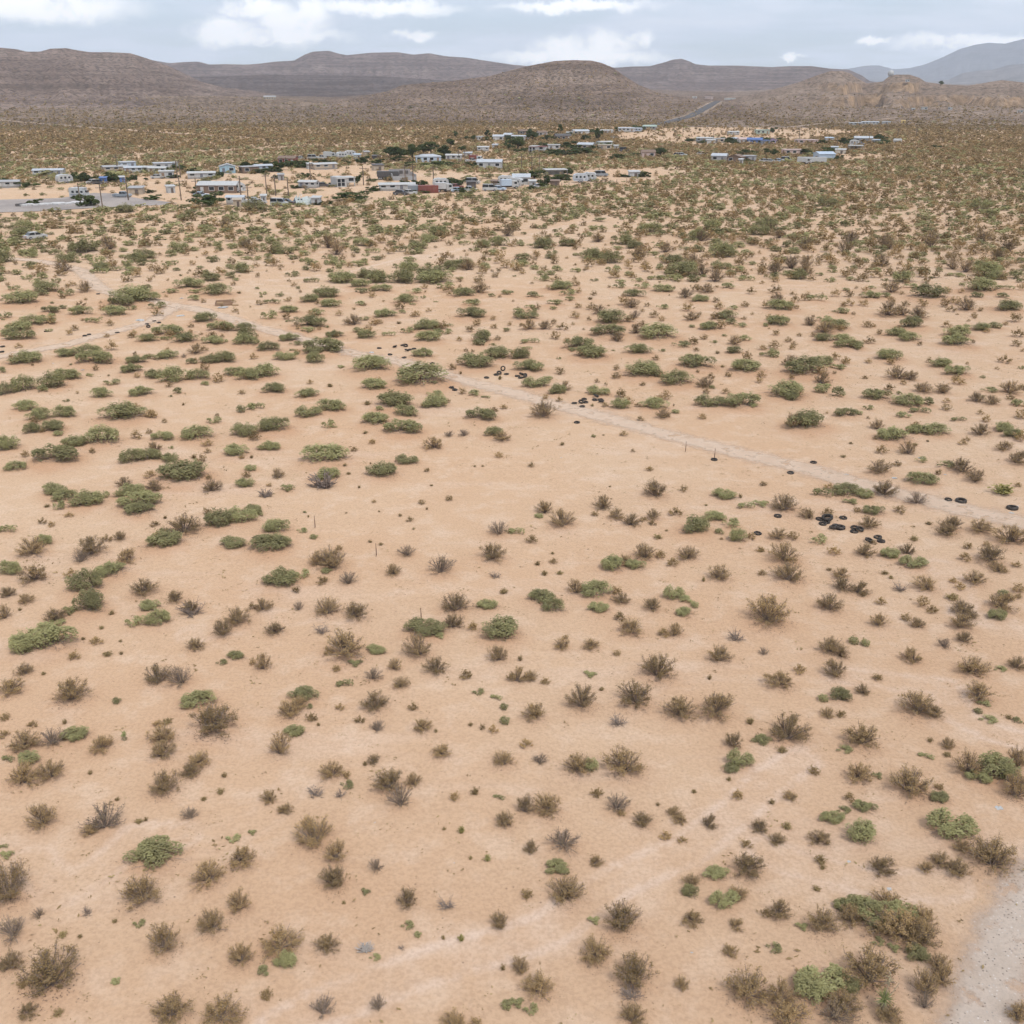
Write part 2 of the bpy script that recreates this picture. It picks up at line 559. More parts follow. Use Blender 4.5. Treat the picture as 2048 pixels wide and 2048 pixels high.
# ------------------------------------------------------------------ survey of the shrubs
# per tile (x0, y0): kind, centre x, centre y, width, height in tile pixels (3.773 per frame pixel)
# c creosote, s sparse grey shrub, g green mesquite mound, t small tuft, y yellow grass, w dead shrub, d dead wood heap
SURVEY = {
(0, 1536): "c 330 360 200 220;s 800 390 290 220;c 690 475 120 110;t 1050 410 80 50;t 1105 395 40 50;s 1440 345 140 130;g 1170 650 350 220;c 1580 810 240 200;c 1830 670 190 180;g 1770 530 110 70;g 1900 480 70 110;g 30 590 60 70;g 45 660 110 90;c 80 900 320 350;c 1080 930 270 260;s 305 1100 100 100;s 110 1220 230 240;c 1815 1010 170 210;c 1600 1160 210 210;t 475 1270 90 70;t 610 1280 50 40;t 870 1165 50 50;g 1060 1180 90 70;c 1250 1310 230 260;c 1820 1410 190 190;c 80 1480 190 170;c 390 1590 400 260;c 185 1650 90 80;g 875 1620 90 60;c 215 1840 140 130;t 450 1870 100 60;c 1290 1830 260 220;c 1680 1840 290 240;w 660 1100 100 40",
(512, 1536): "c 215 310 110 90;c 450 510 270 210;c 605 640 180 200;c 595 840 210 190;s 910 725 120 140;g 820 935 80 70;t 665 1020 40 40;c 1150 980 150 180;w 1440 1015 150 110;c 1870 400 140 140;t 1420 470 40 40;y 1550 485 60 80;t 1618 690 40 45;y 1748 695 60 75;c 1840 1150 140 150;c 180 1310 270 200;g 220 1440 170 150;g 60 1520 110 170;c 540 1325 170 140;d 820 1355 140 120;g 900 1420 80 60;g 1145 1180 90 80;g 1220 1250 70 60;t 1415 1275 40 45;y 1548 1280 60 70;w 1100 1340 60 70;c 85 1715 100 100;s 505 1800 190 180;s 920 1760 130 150;t 1865 1495 60 80;g 1890 1755 110 180;c 1500 1900 180 130;c 1660 1915 100 60",
(1024, 1536): "c 280 300 210 150;c 95 290 140 170;s 790 280 190 110;c 825 345 70 60;c 985 390 150 120;c 1210 320 110 80;c 1275 370 110 100;c 1480 395 120 130;c 1165 500 90 70;c 1285 530 70 60;s 385 530 240 220;c 140 605 110 120;c 1770 565 90 80;c 1765 710 230 210;c 625 690 110 100;g 340 755 180 110;c 120 945 100 90;c 400 930 250 180;g 615 1120 100 190;c 1350 840 130 110;g 1345 920 130 130;g 1540 800 180 60;c 1700 930 150 130;g 1600 990 200 150;c 1365 1110 150 130;c 1680 1160 110 110;c 830 1130 270 260;c 620 1360 220 200;c 1640 1370 120 90;c 900 1520 270 270;w 900 1680 200 120;c 1280 1615 120 120;c 60 1480 140 150;c 200 1620 220 180;g 30 1750 120 150;g 150 1800 110 110;c 910 1850 190 170;c 1770 1650 310 240;c 1870 430 130 130;c 1920 1090 80 90;t 1100 270 40 40",
(1536, 1536): "g 480 370 170 100;g 570 310 100 60;g 730 300 160 90;g 690 490 220 180;c 395 515 160 120;t 140 435 90 80;c 65 530 120 100;g 1380 450 300 220;c 1460 600 130 120;c 1680 650 330 290;c 1290 690 160 130;c 1190 740 120 120;c 1420 760 180 140;c 840 730 190 150;t 400 690 110 100;t 415 745 60 60;t 370 905 80 60;c 1010 1210 320 250;g 820 1110 320 210;c 1160 1240 230 250;g 1020 1180 240 160;c 620 1120 200 150;c 1300 1560 170 230;g 330 1680 260 200;c 560 1760 260 220;c 75 1055 160 180;c 400 1170 230 160;g 250 1195 100 80;g 580 1040 150 110;g 700 1060 220 180;c 900 1020 200 120;g 980 1100 260 180;c 860 1190 260 200;c 1170 1130 200 200;c 1080 1260 180 180;g 830 1310 100 70;g 940 1360 100 100;g 1120 1400 170 160;c 1280 1440 140 260;c 1180 1620 200 280;g 45 1340 110 130;c 770 1520 380 320;g 400 1600 350 240;g 600 1640 180 160;c 90 1680 200 250;c 130 1870 300 150;s 490 1830 280 220;c 900 1860 200 160;s 1180 1740 140 220;c 1880 1820 150 240",
(0, 1096): "c 260 30 210 110;c 690 30 230 110;s 610 90 140 100;c 945 80 160 130;g 85 180 180 120;c 270 215 190 120;c 535 210 100 100;g 650 290 240 180;g 690 430 230 190;g 550 260 60 100;c 65 345 130 100;c 195 400 120 75;t 152 470 40 40;c 35 500 110 130;g 855 195 220 100;c 1085 325 190 100;c 1320 375 120 110;c 1445 445 120 110;w 1450 490 200 60;g 520 480 120 130;c 430 510 150 130;g 440 570 120 60;g 1130 450 160 80;g 1020 560 120 130;g 1185 545 190 130;t 848 495 60 50;c 1790 540 200 140;c 1680 620 170 150;c 1480 730 130 110;g 180 740 220 170;g 400 690 330 210;t 630 690 45 35;c 725 700 95 75;t 768 600 55 40;t 910 700 40 30;c 560 815 95 80;t 810 795 95 60;t 915 790 45 40;c 190 925 125 90;t 330 945 50 40;c 75 1045 190 150;c 545 1100 270 170;g 880 1150 80 80;c 1200 970 200 170;s 1370 970 210 190;g 1500 1155 240 130;c 1610 1320 330 210;g 1785 825 130 60;g 1675 865 80 55;c 1910 850 60 110;c 40 1270 80 70;c 245 1325 75 60;t 490 1310 55 55;c 1190 1325 80 60;t 1260 1310 100 40;c 30 1400 80 80;c 190 1470 210 130;g 560 1410 200 110;s 400 1440 200 130;c 760 1475 180 140;c 1230 1430 190 110;c 1220 1545 190 120;c 1500 1590 170 140;c 1440 1680 160 130;c 1240 1780 220 200;g 65 1590 90 90;g 220 1590 170 110;c 170 1720 240 190;c 390 1680 200 180;t 680 1695 50 50;t 1695 1715 55 60;t 1665 1840 80 70;t 885 1895 50 45;t 1540 1895 60 45;c 1905 440 60 110",
(512, 1096): "g 115 10 260 60;c 580 120 220 150;c 470 110 160 110;g 190 240 250 160;g 360 215 110 100;c 505 258 95 75;g 530 190 100 50;s 700 245 150 130;c 310 325 70 70;s 325 430 80 130;c 50 440 140 120;c 535 460 190 160;c 750 500 180 110;c 145 615 140 120;w 500 630 130 60;c 1040 190 120 80;s 1140 50 140 90;s 1390 165 220 130;c 1780 60 190 140;w 1805 210 90 100;c 1500 450 210 130;c 1480 575 160 120;g 1740 450 160 90;t 1870 345 90 60;g 1280 620 270 140;g 1390 680 90 60;c 1640 605 85 85;g 1840 640 270 180;c 680 770 280 180;c 550 790 80 80;g 910 785 140 60;g 740 880 120 60;c 605 915 70 60;c 1230 760 210 210;c 1045 895 110 120;c 1365 910 170 140;c 1830 820 150 150;c 1590 965 95 90;c 55 870 130 150;g 675 1025 110 100;s 890 980 150 70;c 1090 1040 120 90;g 360 1110 200 110;c 330 1180 160 90;c 250 1230 180 120;g 400 1195 60 70;c 425 1275 90 75;t 472 1335 40 40;c 635 1200 70 65;c 900 1180 190 160;c 785 1300 80 70;s 915 1350 120 120;c 1190 1210 75 75;c 1250 1355 140 100;t 1358 1395 40 40;g 285 1385 160 100;c 180 1490 170 210;g 1685 1095 90 60;g 1815 1140 80 60;g 1870 1200 80 120;g 1875 1310 100 110;t 1620 1345 45 45;c 1710 1365 50 60;c 1790 1380 70 90;c 895 1605 105 80;t 825 1640 50 50;c 1400 1550 140 90;c 1860 1610 160 140;c 570 1690 170 150;g 690 1790 100 110;c 690 1720 70 80;w 450 1840 140 120;w 640 1860 100 80;c 1000 1790 230 130;c 1190 1760 130 120;s 1090 1885 190 220;c 105 1875 130 120;c 1500 1890 80 80;t 1655 1850 90 90;g 1835 1890 80 50;c 1920 980 70 110",
(1024, 1096): "g 780 135 190 130;g 930 140 140 90;c 1000 50 170 110;c 1120 55 90 80;c 1210 115 100 80;c 1320 55 150 90;c 310 105 65 55;t 195 130 55 50;t 245 205 70 55;t 360 195 70 45;t 305 45 40 30;c 480 310 120 130;g 630 330 220 130;c 790 325 95 80;c 830 390 120 90;g 230 400 200 90;g 310 460 160 120;g 650 460 140 90;c 1060 430 130 130;g 1220 360 140 120;g 1310 400 120 70;g 1375 430 80 100;g 1310 495 130 80;c 1560 210 170 120;t 1445 250 40 50;t 1880 10 60 40;c 1885 185 70 60;c 810 520 95 90;c 900 605 180 130;c 1140 640 100 80;c 1230 625 120 120;c 380 740 120 110;c 405 680 50 45;c 590 730 130 110;c 792 800 65 45;t 62 850 50 70;c 40 985 130 130;c 135 980 110 100;c 248 1020 75 60;g 580 960 110 60;c 1095 920 270 200;c 1560 815 180 140;t 1490 980 45 60;w 1690 670 150 80;s 1895 775 80 80;c 1930 510 300 200;c 530 1150 220 220;t 675 1075 55 45;c 935 1130 260 190;c 170 1250 170 160;c 1270 1230 230 160;c 1520 1190 260 210;t 1795 1315 75 80;c 105 1490 90 90;s 210 1605 120 100;c 500 1640 200 190;g 590 1650 130 130;c 850 1630 290 200;c 1660 1460 140 150;g 1720 1600 170 200;g 1650 1660 130 80;t 1635 1745 50 50;c 645 1850 100 90;t 1375 1835 50 45;c 1705 1860 95 90;g 1880 1450 130 70;w 800 1320 160 60",
(1536, 1096): "c 130 60 230 120;c 150 205 220 130;c 500 20 100 70;c 715 30 150 80;g 910 50 150 90;c 1050 25 120 70;g 1095 120 180 80;c 1480 85 100 55;c 1660 70 210 120;c 1740 160 120 70;c 1870 125 75 65;c 1560 230 160 130;c 1395 240 65 55;c 1450 285 85 70;c 545 190 130 90;c 560 270 150 130;c 680 300 150 120;c 450 420 190 140;c 35 370 55 55;t 880 180 70 45;t 930 215 50 40;c 1195 285 170 100;w 1000 300 130 50;c 848 395 85 75;c 825 550 130 120;c 1160 410 100 100;c 1240 465 90 60;t 1390 370 120 80;c 1885 310 100 90;c 1890 365 60 50;c 1735 430 190 100;g 1720 520 130 90;c 1040 525 85 70;c 1125 575 120 90;c 1450 570 170 140;c 1520 510 120 90;c 1475 680 110 110;s 1325 720 110 110;g 640 700 100 90;g 730 710 90 110;c 460 740 180 160;c 555 790 110 110;c 510 920 170 150;c 238 910 95 90;c 95 1000 190 140;c 1095 820 160 120;c 825 970 80 60;c 720 1060 105 100;g 545 1115 160 120;g 410 1135 100 80;c 450 1250 110 80;c 550 1250 80 70;c 1530 905 200 140;c 1870 880 140 90;g 1750 910 90 50;c 1130 1190 270 180;c 1250 1240 130 110;c 1580 1100 210 150;g 1630 1180 110 60;g 1580 1230 80 60;g 1660 1290 120 60;g 1880 1300 80 60;t 1815 1275 70 50;c 140 1390 270 210;t 100 1535 100 40;c 700 1440 240 150;g 575 1520 110 70;t 1220 1450 60 60;c 1350 1475 115 110;g 1195 1570 100 60;t 1350 1560 80 50;c 350 1680 90 70;c 680 1700 200 150;g 820 1720 90 80;c 1060 1790 280 200;c 1290 1800 80 70;g 1280 1890 150 80;c 1510 1640 190 220;g 1720 1680 280 220;c 1880 1600 150 180;c 1860 1800 220 240;g 1580 1740 160 110;c 170 1860 110 100;c 610 1880 85 90;t 30 1910 70 60",
(0, 700): "g 185 80 230 90;g 20 160 80 80;g 500 40 150 70;g 660 30 200 80;g 720 85 250 95;g 1030 90 150 65;g 1000 155 155 75;c 1045 55 40 30;g 1150 60 120 60;g 1270 50 150 70;s 1385 45 50 40;c 1480 15 120 50;g 1450 95 110 55;g 1590 85 150 70;g 1700 75 170 95;c 1545 135 80 65;g 510 210 190 65;g 400 265 200 130;g 190 290 180 120;g 45 315 130 120;g 330 310 100 70;g 855 250 120 55;g 770 345 140 85;g 1080 335 180 80;g 1345 318 90 60;g 1170 195 150 60;g 1310 215 200 120;g 1500 205 170 85;g 1780 175 150 60;g 1880 205 200 100;t 820 190 30 20;t 95 230 40 35;t 1385 408 30 30;t 420 172 25 25;g 200 445 185 75;g 310 510 180 95;g 495 490 160 95;g 930 500 290 130;g 1040 475 110 70;c 1025 425 60 30;c 808 450 45 35;c 1145 495 95 65;g 245 615 130 90;g 400 600 190 70;g 440 640 100 50;g 1625 540 110 65;g 1820 455 95 80;g 1900 435 90 90;g 60 730 180 110;g 560 710 190 90;g 785 675 240 140;g 430 820 310 130;c 1030 655 95 80;g 1230 670 155 80;c 1180 740 110 70;g 1490 650 220 110;c 1565 710 90 60;g 1850 625 180 110;g 1000 830 180 110;g 1140 810 180 100;g 1285 830 130 75;t 1467 810 55 45;g 1780 780 190 80;t 1900 815 40 35;g 125 890 150 75;g 1370 955 350 140;c 1130 955 85 50;c 935 1012 110 75;c 1180 1040 130 90;c 1600 1045 140 90;c 1580 975 55 50;g 1890 905 120 60;c 1865 945 70 60;g 1850 1022 150 65;g 420 1075 190 85;g 500 1120 180 90;g 650 1150 240 140;g 790 1110 90 70;g 450 1190 110 90;t 355 1185 60 40;c 525 1255 65 55;g 970 1085 220 80;g 1060 1165 270 130;g 1060 1240 210 70;c 1570 1230 80 70;g 1650 1310 210 150;g 1830 1280 200 130;g 1890 1220 150 80;c 325 1300 65 65;c 390 1325 65 50;c 1170 1325 70 50;t 1250 1275 45 40;g 60 1370 125 90;c 1390 1365 220 110;g 1240 1390 110 80;g 1240 1460 260 130;c 1180 1395 50 40;c 810 1435 85 60;c 910 1420 105 85;g 340 1455 130 80;g 1765 1475 175 95",
(512, 700): "g 220 65 155 60;g 450 85 140 90;g 440 25 140 60;g 590 20 100 60;g 100 0 160 40;g 75 185 180 110;g 140 305 175 75;g 390 345 160 75;g 400 490 170 90;g 570 445 200 90;g 20 430 90 75;g 870 140 280 120;c 850 65 60 30;g 1250 235 350 120;g 900 285 195 90;c 1005 350 95 60;c 825 248 50 35;g 1255 45 150 70;g 1660 110 240 110;g 1820 50 220 95;c 1485 140 65 60;t 1545 180 35 35;t 1840 210 45 40;c 1560 315 70 60;g 1650 335 110 60;g 1045 415 270 90;g 1135 485 170 95;g 1350 345 120 40;g 1330 410 200 110;g 140 590 240 110;g 555 575 100 85;g 910 550 200 80;g 1110 610 250 110;t 230 530 50 30;t 560 272 60 35;t 840 410 80 45;t 825 632 50 35;g 95 740 170 65;c 880 700 65 45;c 740 758 60 45;g 525 815 300 130;g 520 950 200 100;d 510 1030 220 70;g 230 1055 120 80;d 75 1105 110 45;g 1700 510 210 80;c 1800 450 60 50;c 1870 430 60 50;g 1800 630 150 80;c 1860 660 120 80;s 1570 630 90 70;s 1460 640 80 50;c 1345 715 140 100;g 1140 845 150 70;g 950 930 220 80;c 1290 912 50 42;c 1835 800 70 50;t 1650 885 30 25;t 1710 882 30 20;t 780 1035 35 35;t 865 860 25 25;c 890 1150 40 30;c 1248 1158 60 48;c 1455 1132 65 48;t 1290 1210 30 30;t 1088 1258 38 35;c 1160 1288 60 50;t 395 1260 25 28;t 683 1236 26 15;t 865 1460 45 35;t 942 1480 45 35;t 1190 1360 30 25;t 1325 1028 35 20;t 930 1228 25 20;t 670 880 45 35;t 700 935 50 28;g 25 1245 90 80;g 160 1355 200 110;g 75 1480 140 100;g 195 1480 130 90;g 350 1370 80 50;g 435 1420 80 50;s 1830 1385 170 80;g 1910 1380 60 60",
(1024, 700): "g 50 45 150 90;g 590 35 230 80;g 955 15 180 60;c 1085 60 60 45;g 125 145 200 45;c 365 160 90 70;g 180 265 180 75;g 265 220 90 55;g 330 310 140 85;c 355 375 55 50;c 250 355 50 50;c 785 195 80 55;g 980 165 260 120;g 1090 190 120 80;g 1240 235 230 110;g 1395 115 240 85;c 1455 255 130 90;g 1770 145 220 70;c 1630 185 60 45;c 1880 185 70 60;g 1680 10 130 50;c 1775 50 80 100;t 1550 15 50 30;t 1588 118 50 28;c 1612 315 70 48;g 1500 410 210 100;g 1730 405 240 120;g 650 325 155 70;g 820 425 150 90;c 880 390 80 60;c 705 420 60 40;g 1070 430 190 70;c 1105 378 85 50;g 1230 475 80 40;c 1140 500 110 60;c 968 522 60 30;t 605 418 40 30;t 1220 420 20 40;g 1915 35 80 50;c 225 485 200 80;g 615 650 50 30;t 380 710 55 40;t 690 640 25 15;c 1040 900 65 45;t 740 1035 30 20;t 750 1125 25 15;c 1085 1075 185 100;c 1900 1010 60 40;g 1600 1095 160 85;g 1770 1180 110 75;g 1870 1165 130 70;t 1725 1105 40 50;t 1465 1165 35 20;c 785 1250 125 85;c 890 1300 135 85;c 1060 1250 120 80;c 990 1280 60 45;c 1055 1305 60 45;c 1232 1225 100 65;c 625 1245 60 40;c 380 1305 185 120;g 200 1262 90 40;g 40 1385 100 95;c 148 1440 95 75;g 1360 1335 220 150;g 1530 1265 160 70;g 1650 1310 120 110;g 1705 1410 140 130;g 1565 1370 80 60;c 1580 1420 30 30;t 1100 1410 95 45;t 1165 1362 35 25;c 1875 1495 65 45",
(1536, 700): "g 35 35 120 80;c 160 100 125 50;c 500 55 90 50;c 590 70 70 55;g 400 100 170 50;g 525 130 130 55;g 280 165 290 60;c 400 225 130 75;g 530 330 130 105;g 390 305 130 70;g 420 275 120 50;g 915 52 190 65;g 1300 108 165 50;g 1430 170 180 70;c 1440 240 100 60;c 1785 75 100 52;g 1915 125 50 50;c 975 180 150 110;c 1075 200 120 80;c 1020 245 60 40;g 130 330 260 60;g 200 360 140 80;c 910 290 85 55;g 820 360 190 75;c 1160 295 125 80;c 1320 300 130 95;g 990 325 50 45;c 1345 385 60 40;g 1665 312 110 45;c 1820 310 160 75;c 1570 380 120 60;g 1890 420 130 65;c 1690 405 110 40;g 1050 410 210 60;g 1190 400 130 90;g 1150 465 130 60;c 1340 440 80 50;g 760 443 80 45;g 1020 500 120 55;g 1440 525 100 45;g 580 490 150 65;g 680 482 80 40;g 280 565 290 150;c 1110 580 90 55;g 1130 620 160 60;g 1260 620 190 90;g 950 670 230 95;c 810 675 40 40;t 1105 725 60 30;t 1205 690 30 25;c 1600 620 140 80;g 1750 600 160 60;g 1850 650 150 80;c 1800 570 60 40;c 1465 705 65 40;c 1770 740 120 80;c 1865 835 150 90;c 840 905 170 110;c 975 860 70 55;g 1150 840 80 60;t 565 803 60 25;t 625 707 45 20;g 1340 880 130 60;c 1460 900 170 100;c 1560 965 140 120;g 1160 995 200 85;y 1765 1070 190 80;g 420 1085 130 100;g 590 1070 200 90;g 720 1095 150 60;c 455 1030 80 50;c 870 1060 180 110;s 1120 1130 160 100;g 620 1150 120 55;c 110 1180 190 110;c 305 1240 115 95;c 450 1225 90 60;c 990 1205 95 60;g 800 1220 150 60;c 755 1310 150 90;c 1370 1320 180 130;c 1600 1345 170 100;c 1340 1385 150 60;t 1215 1305 65 35;c 1830 1410 230 140;c 1645 1465 55 55;c 80 1390 140 110;c 185 1400 90 80;g 390 1430 120 90;t 1100 1425 90 40;c 795 1445 55 45",
(0, 430): "g 110 563 100 40;g 350 570 200 80;g 325 610 130 55;g 510 605 120 65;c 650 570 125 60;g 65 632 65 40;g 165 668 245 65;g 1085 565 130 55;g 1285 588 115 40;g 1430 550 200 45;g 1465 590 100 35;g 1635 595 200 60;g 1470 640 120 50;t 1805 588 50 25;c 615 683 75 35;g 475 705 80 35;g 385 732 135 55;g 610 745 165 75;g 990 645 280 70;g 920 680 190 50;g 1090 650 200 40;g 1200 695 130 60;g 1000 710 80 40;c 775 708 65 35;g 45 775 110 55;g 375 780 110 35;g 875 752 185 60;g 705 805 120 55;g 250 825 180 50;g 385 815 130 50;g 150 860 180 60;g 50 900 120 50;g 150 935 210 65;c 1185 750 90 45;g 1555 795 170 75;g 1670 868 190 60;g 1845 870 150 60;g 1860 930 150 90;g 1860 970 180 75;g 1115 950 150 55;g 1270 905 210 50;g 1250 942 70 45;g 1400 950 170 80;g 1610 965 150 65;c 1440 885 50 35;c 1520 900 35 25;c 1010 895 60 35;c 810 910 45 40;c 1540 1015 70 50",
(512, 430): "g 790 540 150 45;g 945 570 140 45;g 790 590 130 40;g 1195 583 110 40;c 1275 548 60 25;g 1440 545 130 60;c 1455 570 90 45;g 1565 608 170 55;c 1690 570 130 80;g 1780 617 65 32;g 1885 600 100 35;g 525 615 200 60;g 405 648 150 50;g 565 680 160 70;g 460 740 130 65;c 625 740 65 50;g 790 672 95 40;g 125 662 110 42;g 255 730 140 40;g 110 770 120 80;c 230 770 80 50;g 1130 650 155 55;c 1085 695 90 50;g 1105 735 70 35;g 1628 677 130 48;g 1628 757 195 70;g 980 765 165 55;c 935 805 60 40;g 820 783 80 38;c 740 805 130 60;c 1180 757 50 40;t 1080 812 55 25;g 410 830 220 60;g 385 870 120 60;c 845 868 80 40;g 770 880 110 35;g 600 912 135 60;g 835 922 140 70;g 1005 908 90 50;g 1270 850 200 60;g 1150 880 100 55;g 1350 885 110 45;c 1420 840 90 50;g 1440 885 100 50;g 1310 945 195 70;c 1620 865 80 50;g 1700 930 150 90;g 1680 970 130 50;c 1795 840 60 38;g 1885 865 65 42;c 1740 882 45 38;c 1915 815 40 40;c 1535 935 50 40;g 10 965 50 60;c 10 915 35 50;g 260 940 150 60;g 300 975 90 40;g 100 1015 160 70;c 315 1030 40 30;g 510 1020 270 80;c 1585 1018 40 35",
(1024, 430): "g 350 555 180 65;g 430 600 130 45;g 430 640 80 50;c 480 530 75 35;g 160 615 120 45;g 320 670 130 50;g 305 705 65 35;g 135 700 90 40;g 160 728 90 40;g 40 730 90 50;g 105 770 160 65;c 500 690 65 40;t 590 632 60 30;c 605 700 80 45;c 660 730 110 65;c 475 762 80 48;g 815 545 100 45;g 990 548 120 48;g 925 615 150 40;c 850 660 100 80;c 900 690 110 50;g 1140 570 140 55;c 1310 615 110 55;g 1405 652 140 42;c 1395 560 90 55;c 1470 570 110 55;g 1630 548 120 45;c 1800 580 70 60;c 1020 682 50 35;g 1135 705 90 45;c 1070 760 80 60;c 1325 715 100 55;c 1350 785 110 70;c 1410 760 50 40;c 1540 655 65 45;c 1560 705 80 50;g 1660 715 80 40;c 1758 690 70 42;g 760 805 240 75;c 890 800 90 65;s 920 765 100 60;c 245 845 110 55;c 130 845 120 45;c 380 848 90 60;c 312 805 60 45;c 540 860 25 20;g 720 900 220 65;c 790 940 110 50;c 810 865 55 30;c 935 880 110 55;g 1100 915 260 100;g 1505 865 160 55;g 1620 780 150 60;c 1530 785 90 40;g 1625 825 130 40;g 1720 845 90 40;g 1355 852 60 25;c 1752 790 45 30;c 1910 690 60 70;g 1910 840 50 45;g 140 955 120 50;g 115 1005 70 35;c 1370 960 95 60;g 1275 985 130 55;g 1760 940 100 55;c 1670 955 110 70;g 500 990 210 50;g 965 1025 190 60;c 1390 1015 50 35;c 1895 1000 70 50",
(1536, 430): "c 930 572 130 60;g 1080 550 120 45;c 1350 580 80 50;g 1590 570 230 70;c 1580 535 70 50;g 1790 570 110 35;c 1910 560 80 60;c 505 597 80 65;g 585 568 70 30;c 615 607 85 45;c 735 575 75 38;g 785 555 70 30;g 1215 618 255 70;g 770 625 140 45;g 870 620 120 40;c 930 645 70 45;c 1010 595 45 35;g 1570 620 120 45;g 1770 625 105 42;c 75 640 105 60;c 205 645 60 70;c 265 635 60 60;g 370 640 130 70;c 55 575 100 50;c 605 668 90 50;c 720 668 80 55;c 1035 675 65 38;c 1168 680 100 50;c 1405 660 100 55;c 1500 705 150 70;c 1380 718 75 45;c 1600 720 45 40;g 1785 712 200 60;c 1870 785 100 85;g 95 712 195 65;c 215 700 50 35;c 900 735 170 80;c 1010 735 110 80;c 1130 760 140 70;g 1080 835 200 90;g 560 737 125 40;c 755 832 85 52;c 325 820 105 50;g 430 790 110 45;g 500 845 180 65;c 550 865 80 50;c 420 880 150 45;g 80 825 180 65;c 60 893 65 55;c 235 907 45 25;c 155 945 60 38;g 1420 900 180 80;g 1480 855 110 40;g 1600 860 140 60;g 1710 845 130 50;c 1345 835 80 45;c 835 890 50 55;g 960 905 160 50;g 1065 935 150 65;c 768 950 90 60;g 1430 980 210 60;c 1885 910 100 45;c 1870 985 80 35;g 420 940 140 55;g 560 940 140 60;g 600 985 180 80;g 660 1000 110 70;c 40 985 90 80",
}
TS = 1932.0 / 512.0

# vehicle tracks and roads, frame pixels
TRACK_MAIN = [(-60, 512), (30, 518), (80, 522), (125, 531), (159, 539), (180, 557), (201, 578), (233, 589), (305, 600), (345, 611), (398, 619), (450, 634), (512, 655), (578, 671), (631, 687), (697, 704), (803, 724), (909, 756), (989, 777), (1130, 815), (1236, 843), (1342, 872), (1448, 899), (1536, 920), (1615, 938), (1708, 965), (1801, 989), (1907, 1015), (2048, 1047), (2200, 1082)]
TRACK_LEFT = [(350, 613), (305, 642), (255, 656), (212, 668), (132, 690), (40, 707), (-80, 727)]
ROAD_GRAVEL = [(1945, 2130), (1962, 2048), (1984, 1960), (2014, 1880), (2060, 1800), (2130, 1710), (2240, 1600)]
FAINT = [
    ([(560, 2060), (618, 2026), (750, 1973), (910, 1915), (1024, 1885), (1100, 1858), (1180, 1800), (1236, 1762), (1315, 1727), (1382, 1695), (1488, 1610), (1536, 1562), (1602, 1520)], 2.0, .85),
    ([(60, 1720), (120, 1785), (200, 1740), (280, 1670), (360, 1672)], 1.0, .5),
    ([(1680, 1350), (1800, 1362), (1894, 1376), (1915, 1430), (1980, 1462), (2060, 1482)], 1.6, .7),
    ([(512, 566), (700, 545), (800, 520), (1024, 481), (1130, 454), (1215, 434)], 2.5, .7),
    ([(1880, 1130), (1905, 1160), (1930, 1230), (2048, 1260)], 1.4, .6),
    ([(380, 1270), (440, 1262), (560, 1232), (700, 1228)], .8, .35),
    ([(1536, 1700), (1590, 1725), (1700, 1755), (1790, 1772), (1900, 1768)], 1.2, .8),
    ([(350, 1700), (520, 1640), (600, 1560)], .8, .3),
    ([(1250, 1040), (1450, 1000), (1700, 1010)], 1.0, .3),
]
DIRT_FAR = [
    ([(-40, 236), (0, 241), (111, 250), (265, 262), (493, 276)], 10., "pale dirt road crossing the scrub plain below the left hill"),
    ([(-30, 325), (16, 322), (185, 314), (331, 306), (503, 298), (697, 289), (830, 281)], 3.5, "thin pale dirt track running behind the trailers at left"),
    ([(1520, 262), (1640, 248), (1790, 236), (1900, 232), (2060, 230)], 8., "pale dirt road along the foot of the quarry hill"),
]
HIGHWAY = [(1290, 256), (1309, 252), (1347, 243), (1378, 235), (1396, 226), (1415, 215), (1437, 203)]
PAD = [(-60, 402), (120, 396), (160, 390), (187, 386), (220, 387), (278, 397), (355, 406), (330, 410), (200, 416), (60, 424), (-60, 428)]
CLEAR = [[(-40, 378), (120, 366), (300, 352), (420, 345), (560, 350), (700, 338), (860, 342), (960, 348), (1130, 345), (1250, 338), (1350, 334), (1372, 346), (1300, 358), (1180, 368), (1060, 382), (900, 392), (700, 404), (480, 412), (350, 415), (60, 430), (-40, 432)],
         [(1225, 267), (1480, 246), (1560, 252), (1720, 264), (1560, 285), (1400, 290), (1240, 280)],
         [(1640, 310), (1720, 308), (1840, 314), (1700, 322)],
         [(505, 345), (620, 335), (760, 330), (730, 342), (560, 352)]]
LOT = [(500, 1000), (1025, 800), (1380, 890), (1500, 930), (1260, 960), (785, 1120)]
TYRES = {(1536, 700): [(343, 852), (170, 930), (1360, 1133), (1456, 1145), (1843, 1198), (74, 1256), (388, 1280), (447, 1286), (440, 1302), (411, 1316), (567, 1271), (512, 1333), (538, 1346), (492, 1355), (653, 1344), (649, 1374), (690, 1368), (829, 1417), (853, 1447), (757, 1452)],
         (1024, 700): [(1526, 830), (490, 550), (545, 375), (470, 405), (520, 402), (555, 398), (530, 430), (633, 357), (625, 380), (668, 378), (675, 398), (1853, 1388), (40, 200), (70, 192), (95, 188), (65, 213), (100, 213)],
         (512, 700): [(1475, 285), (1500, 303), (1740, 212), (1812, 190), (1834, 183), (1890, 185), (1118, 60), (1012, 37), (1330, 105), (1205, 115)],
         (0, 430): [(20, 995), (15, 1035), (640, 915), (672, 905), (885, 890), (1110, 825), (1165, 803), (1120, 850), (1200, 815), (740, 597), (1067, 600), (350, 880)],
         (512, 430): [(930, 1008), (1130, 995), (1160, 1020), (1268, 1013), (1138, 1030), (1192, 1012), (1108, 985), (1050, 1003)]}
BIG_TYRES = {((1536, 700), 3), ((1536, 700), 4), ((1536, 700), 7), ((1536, 700), 12)}
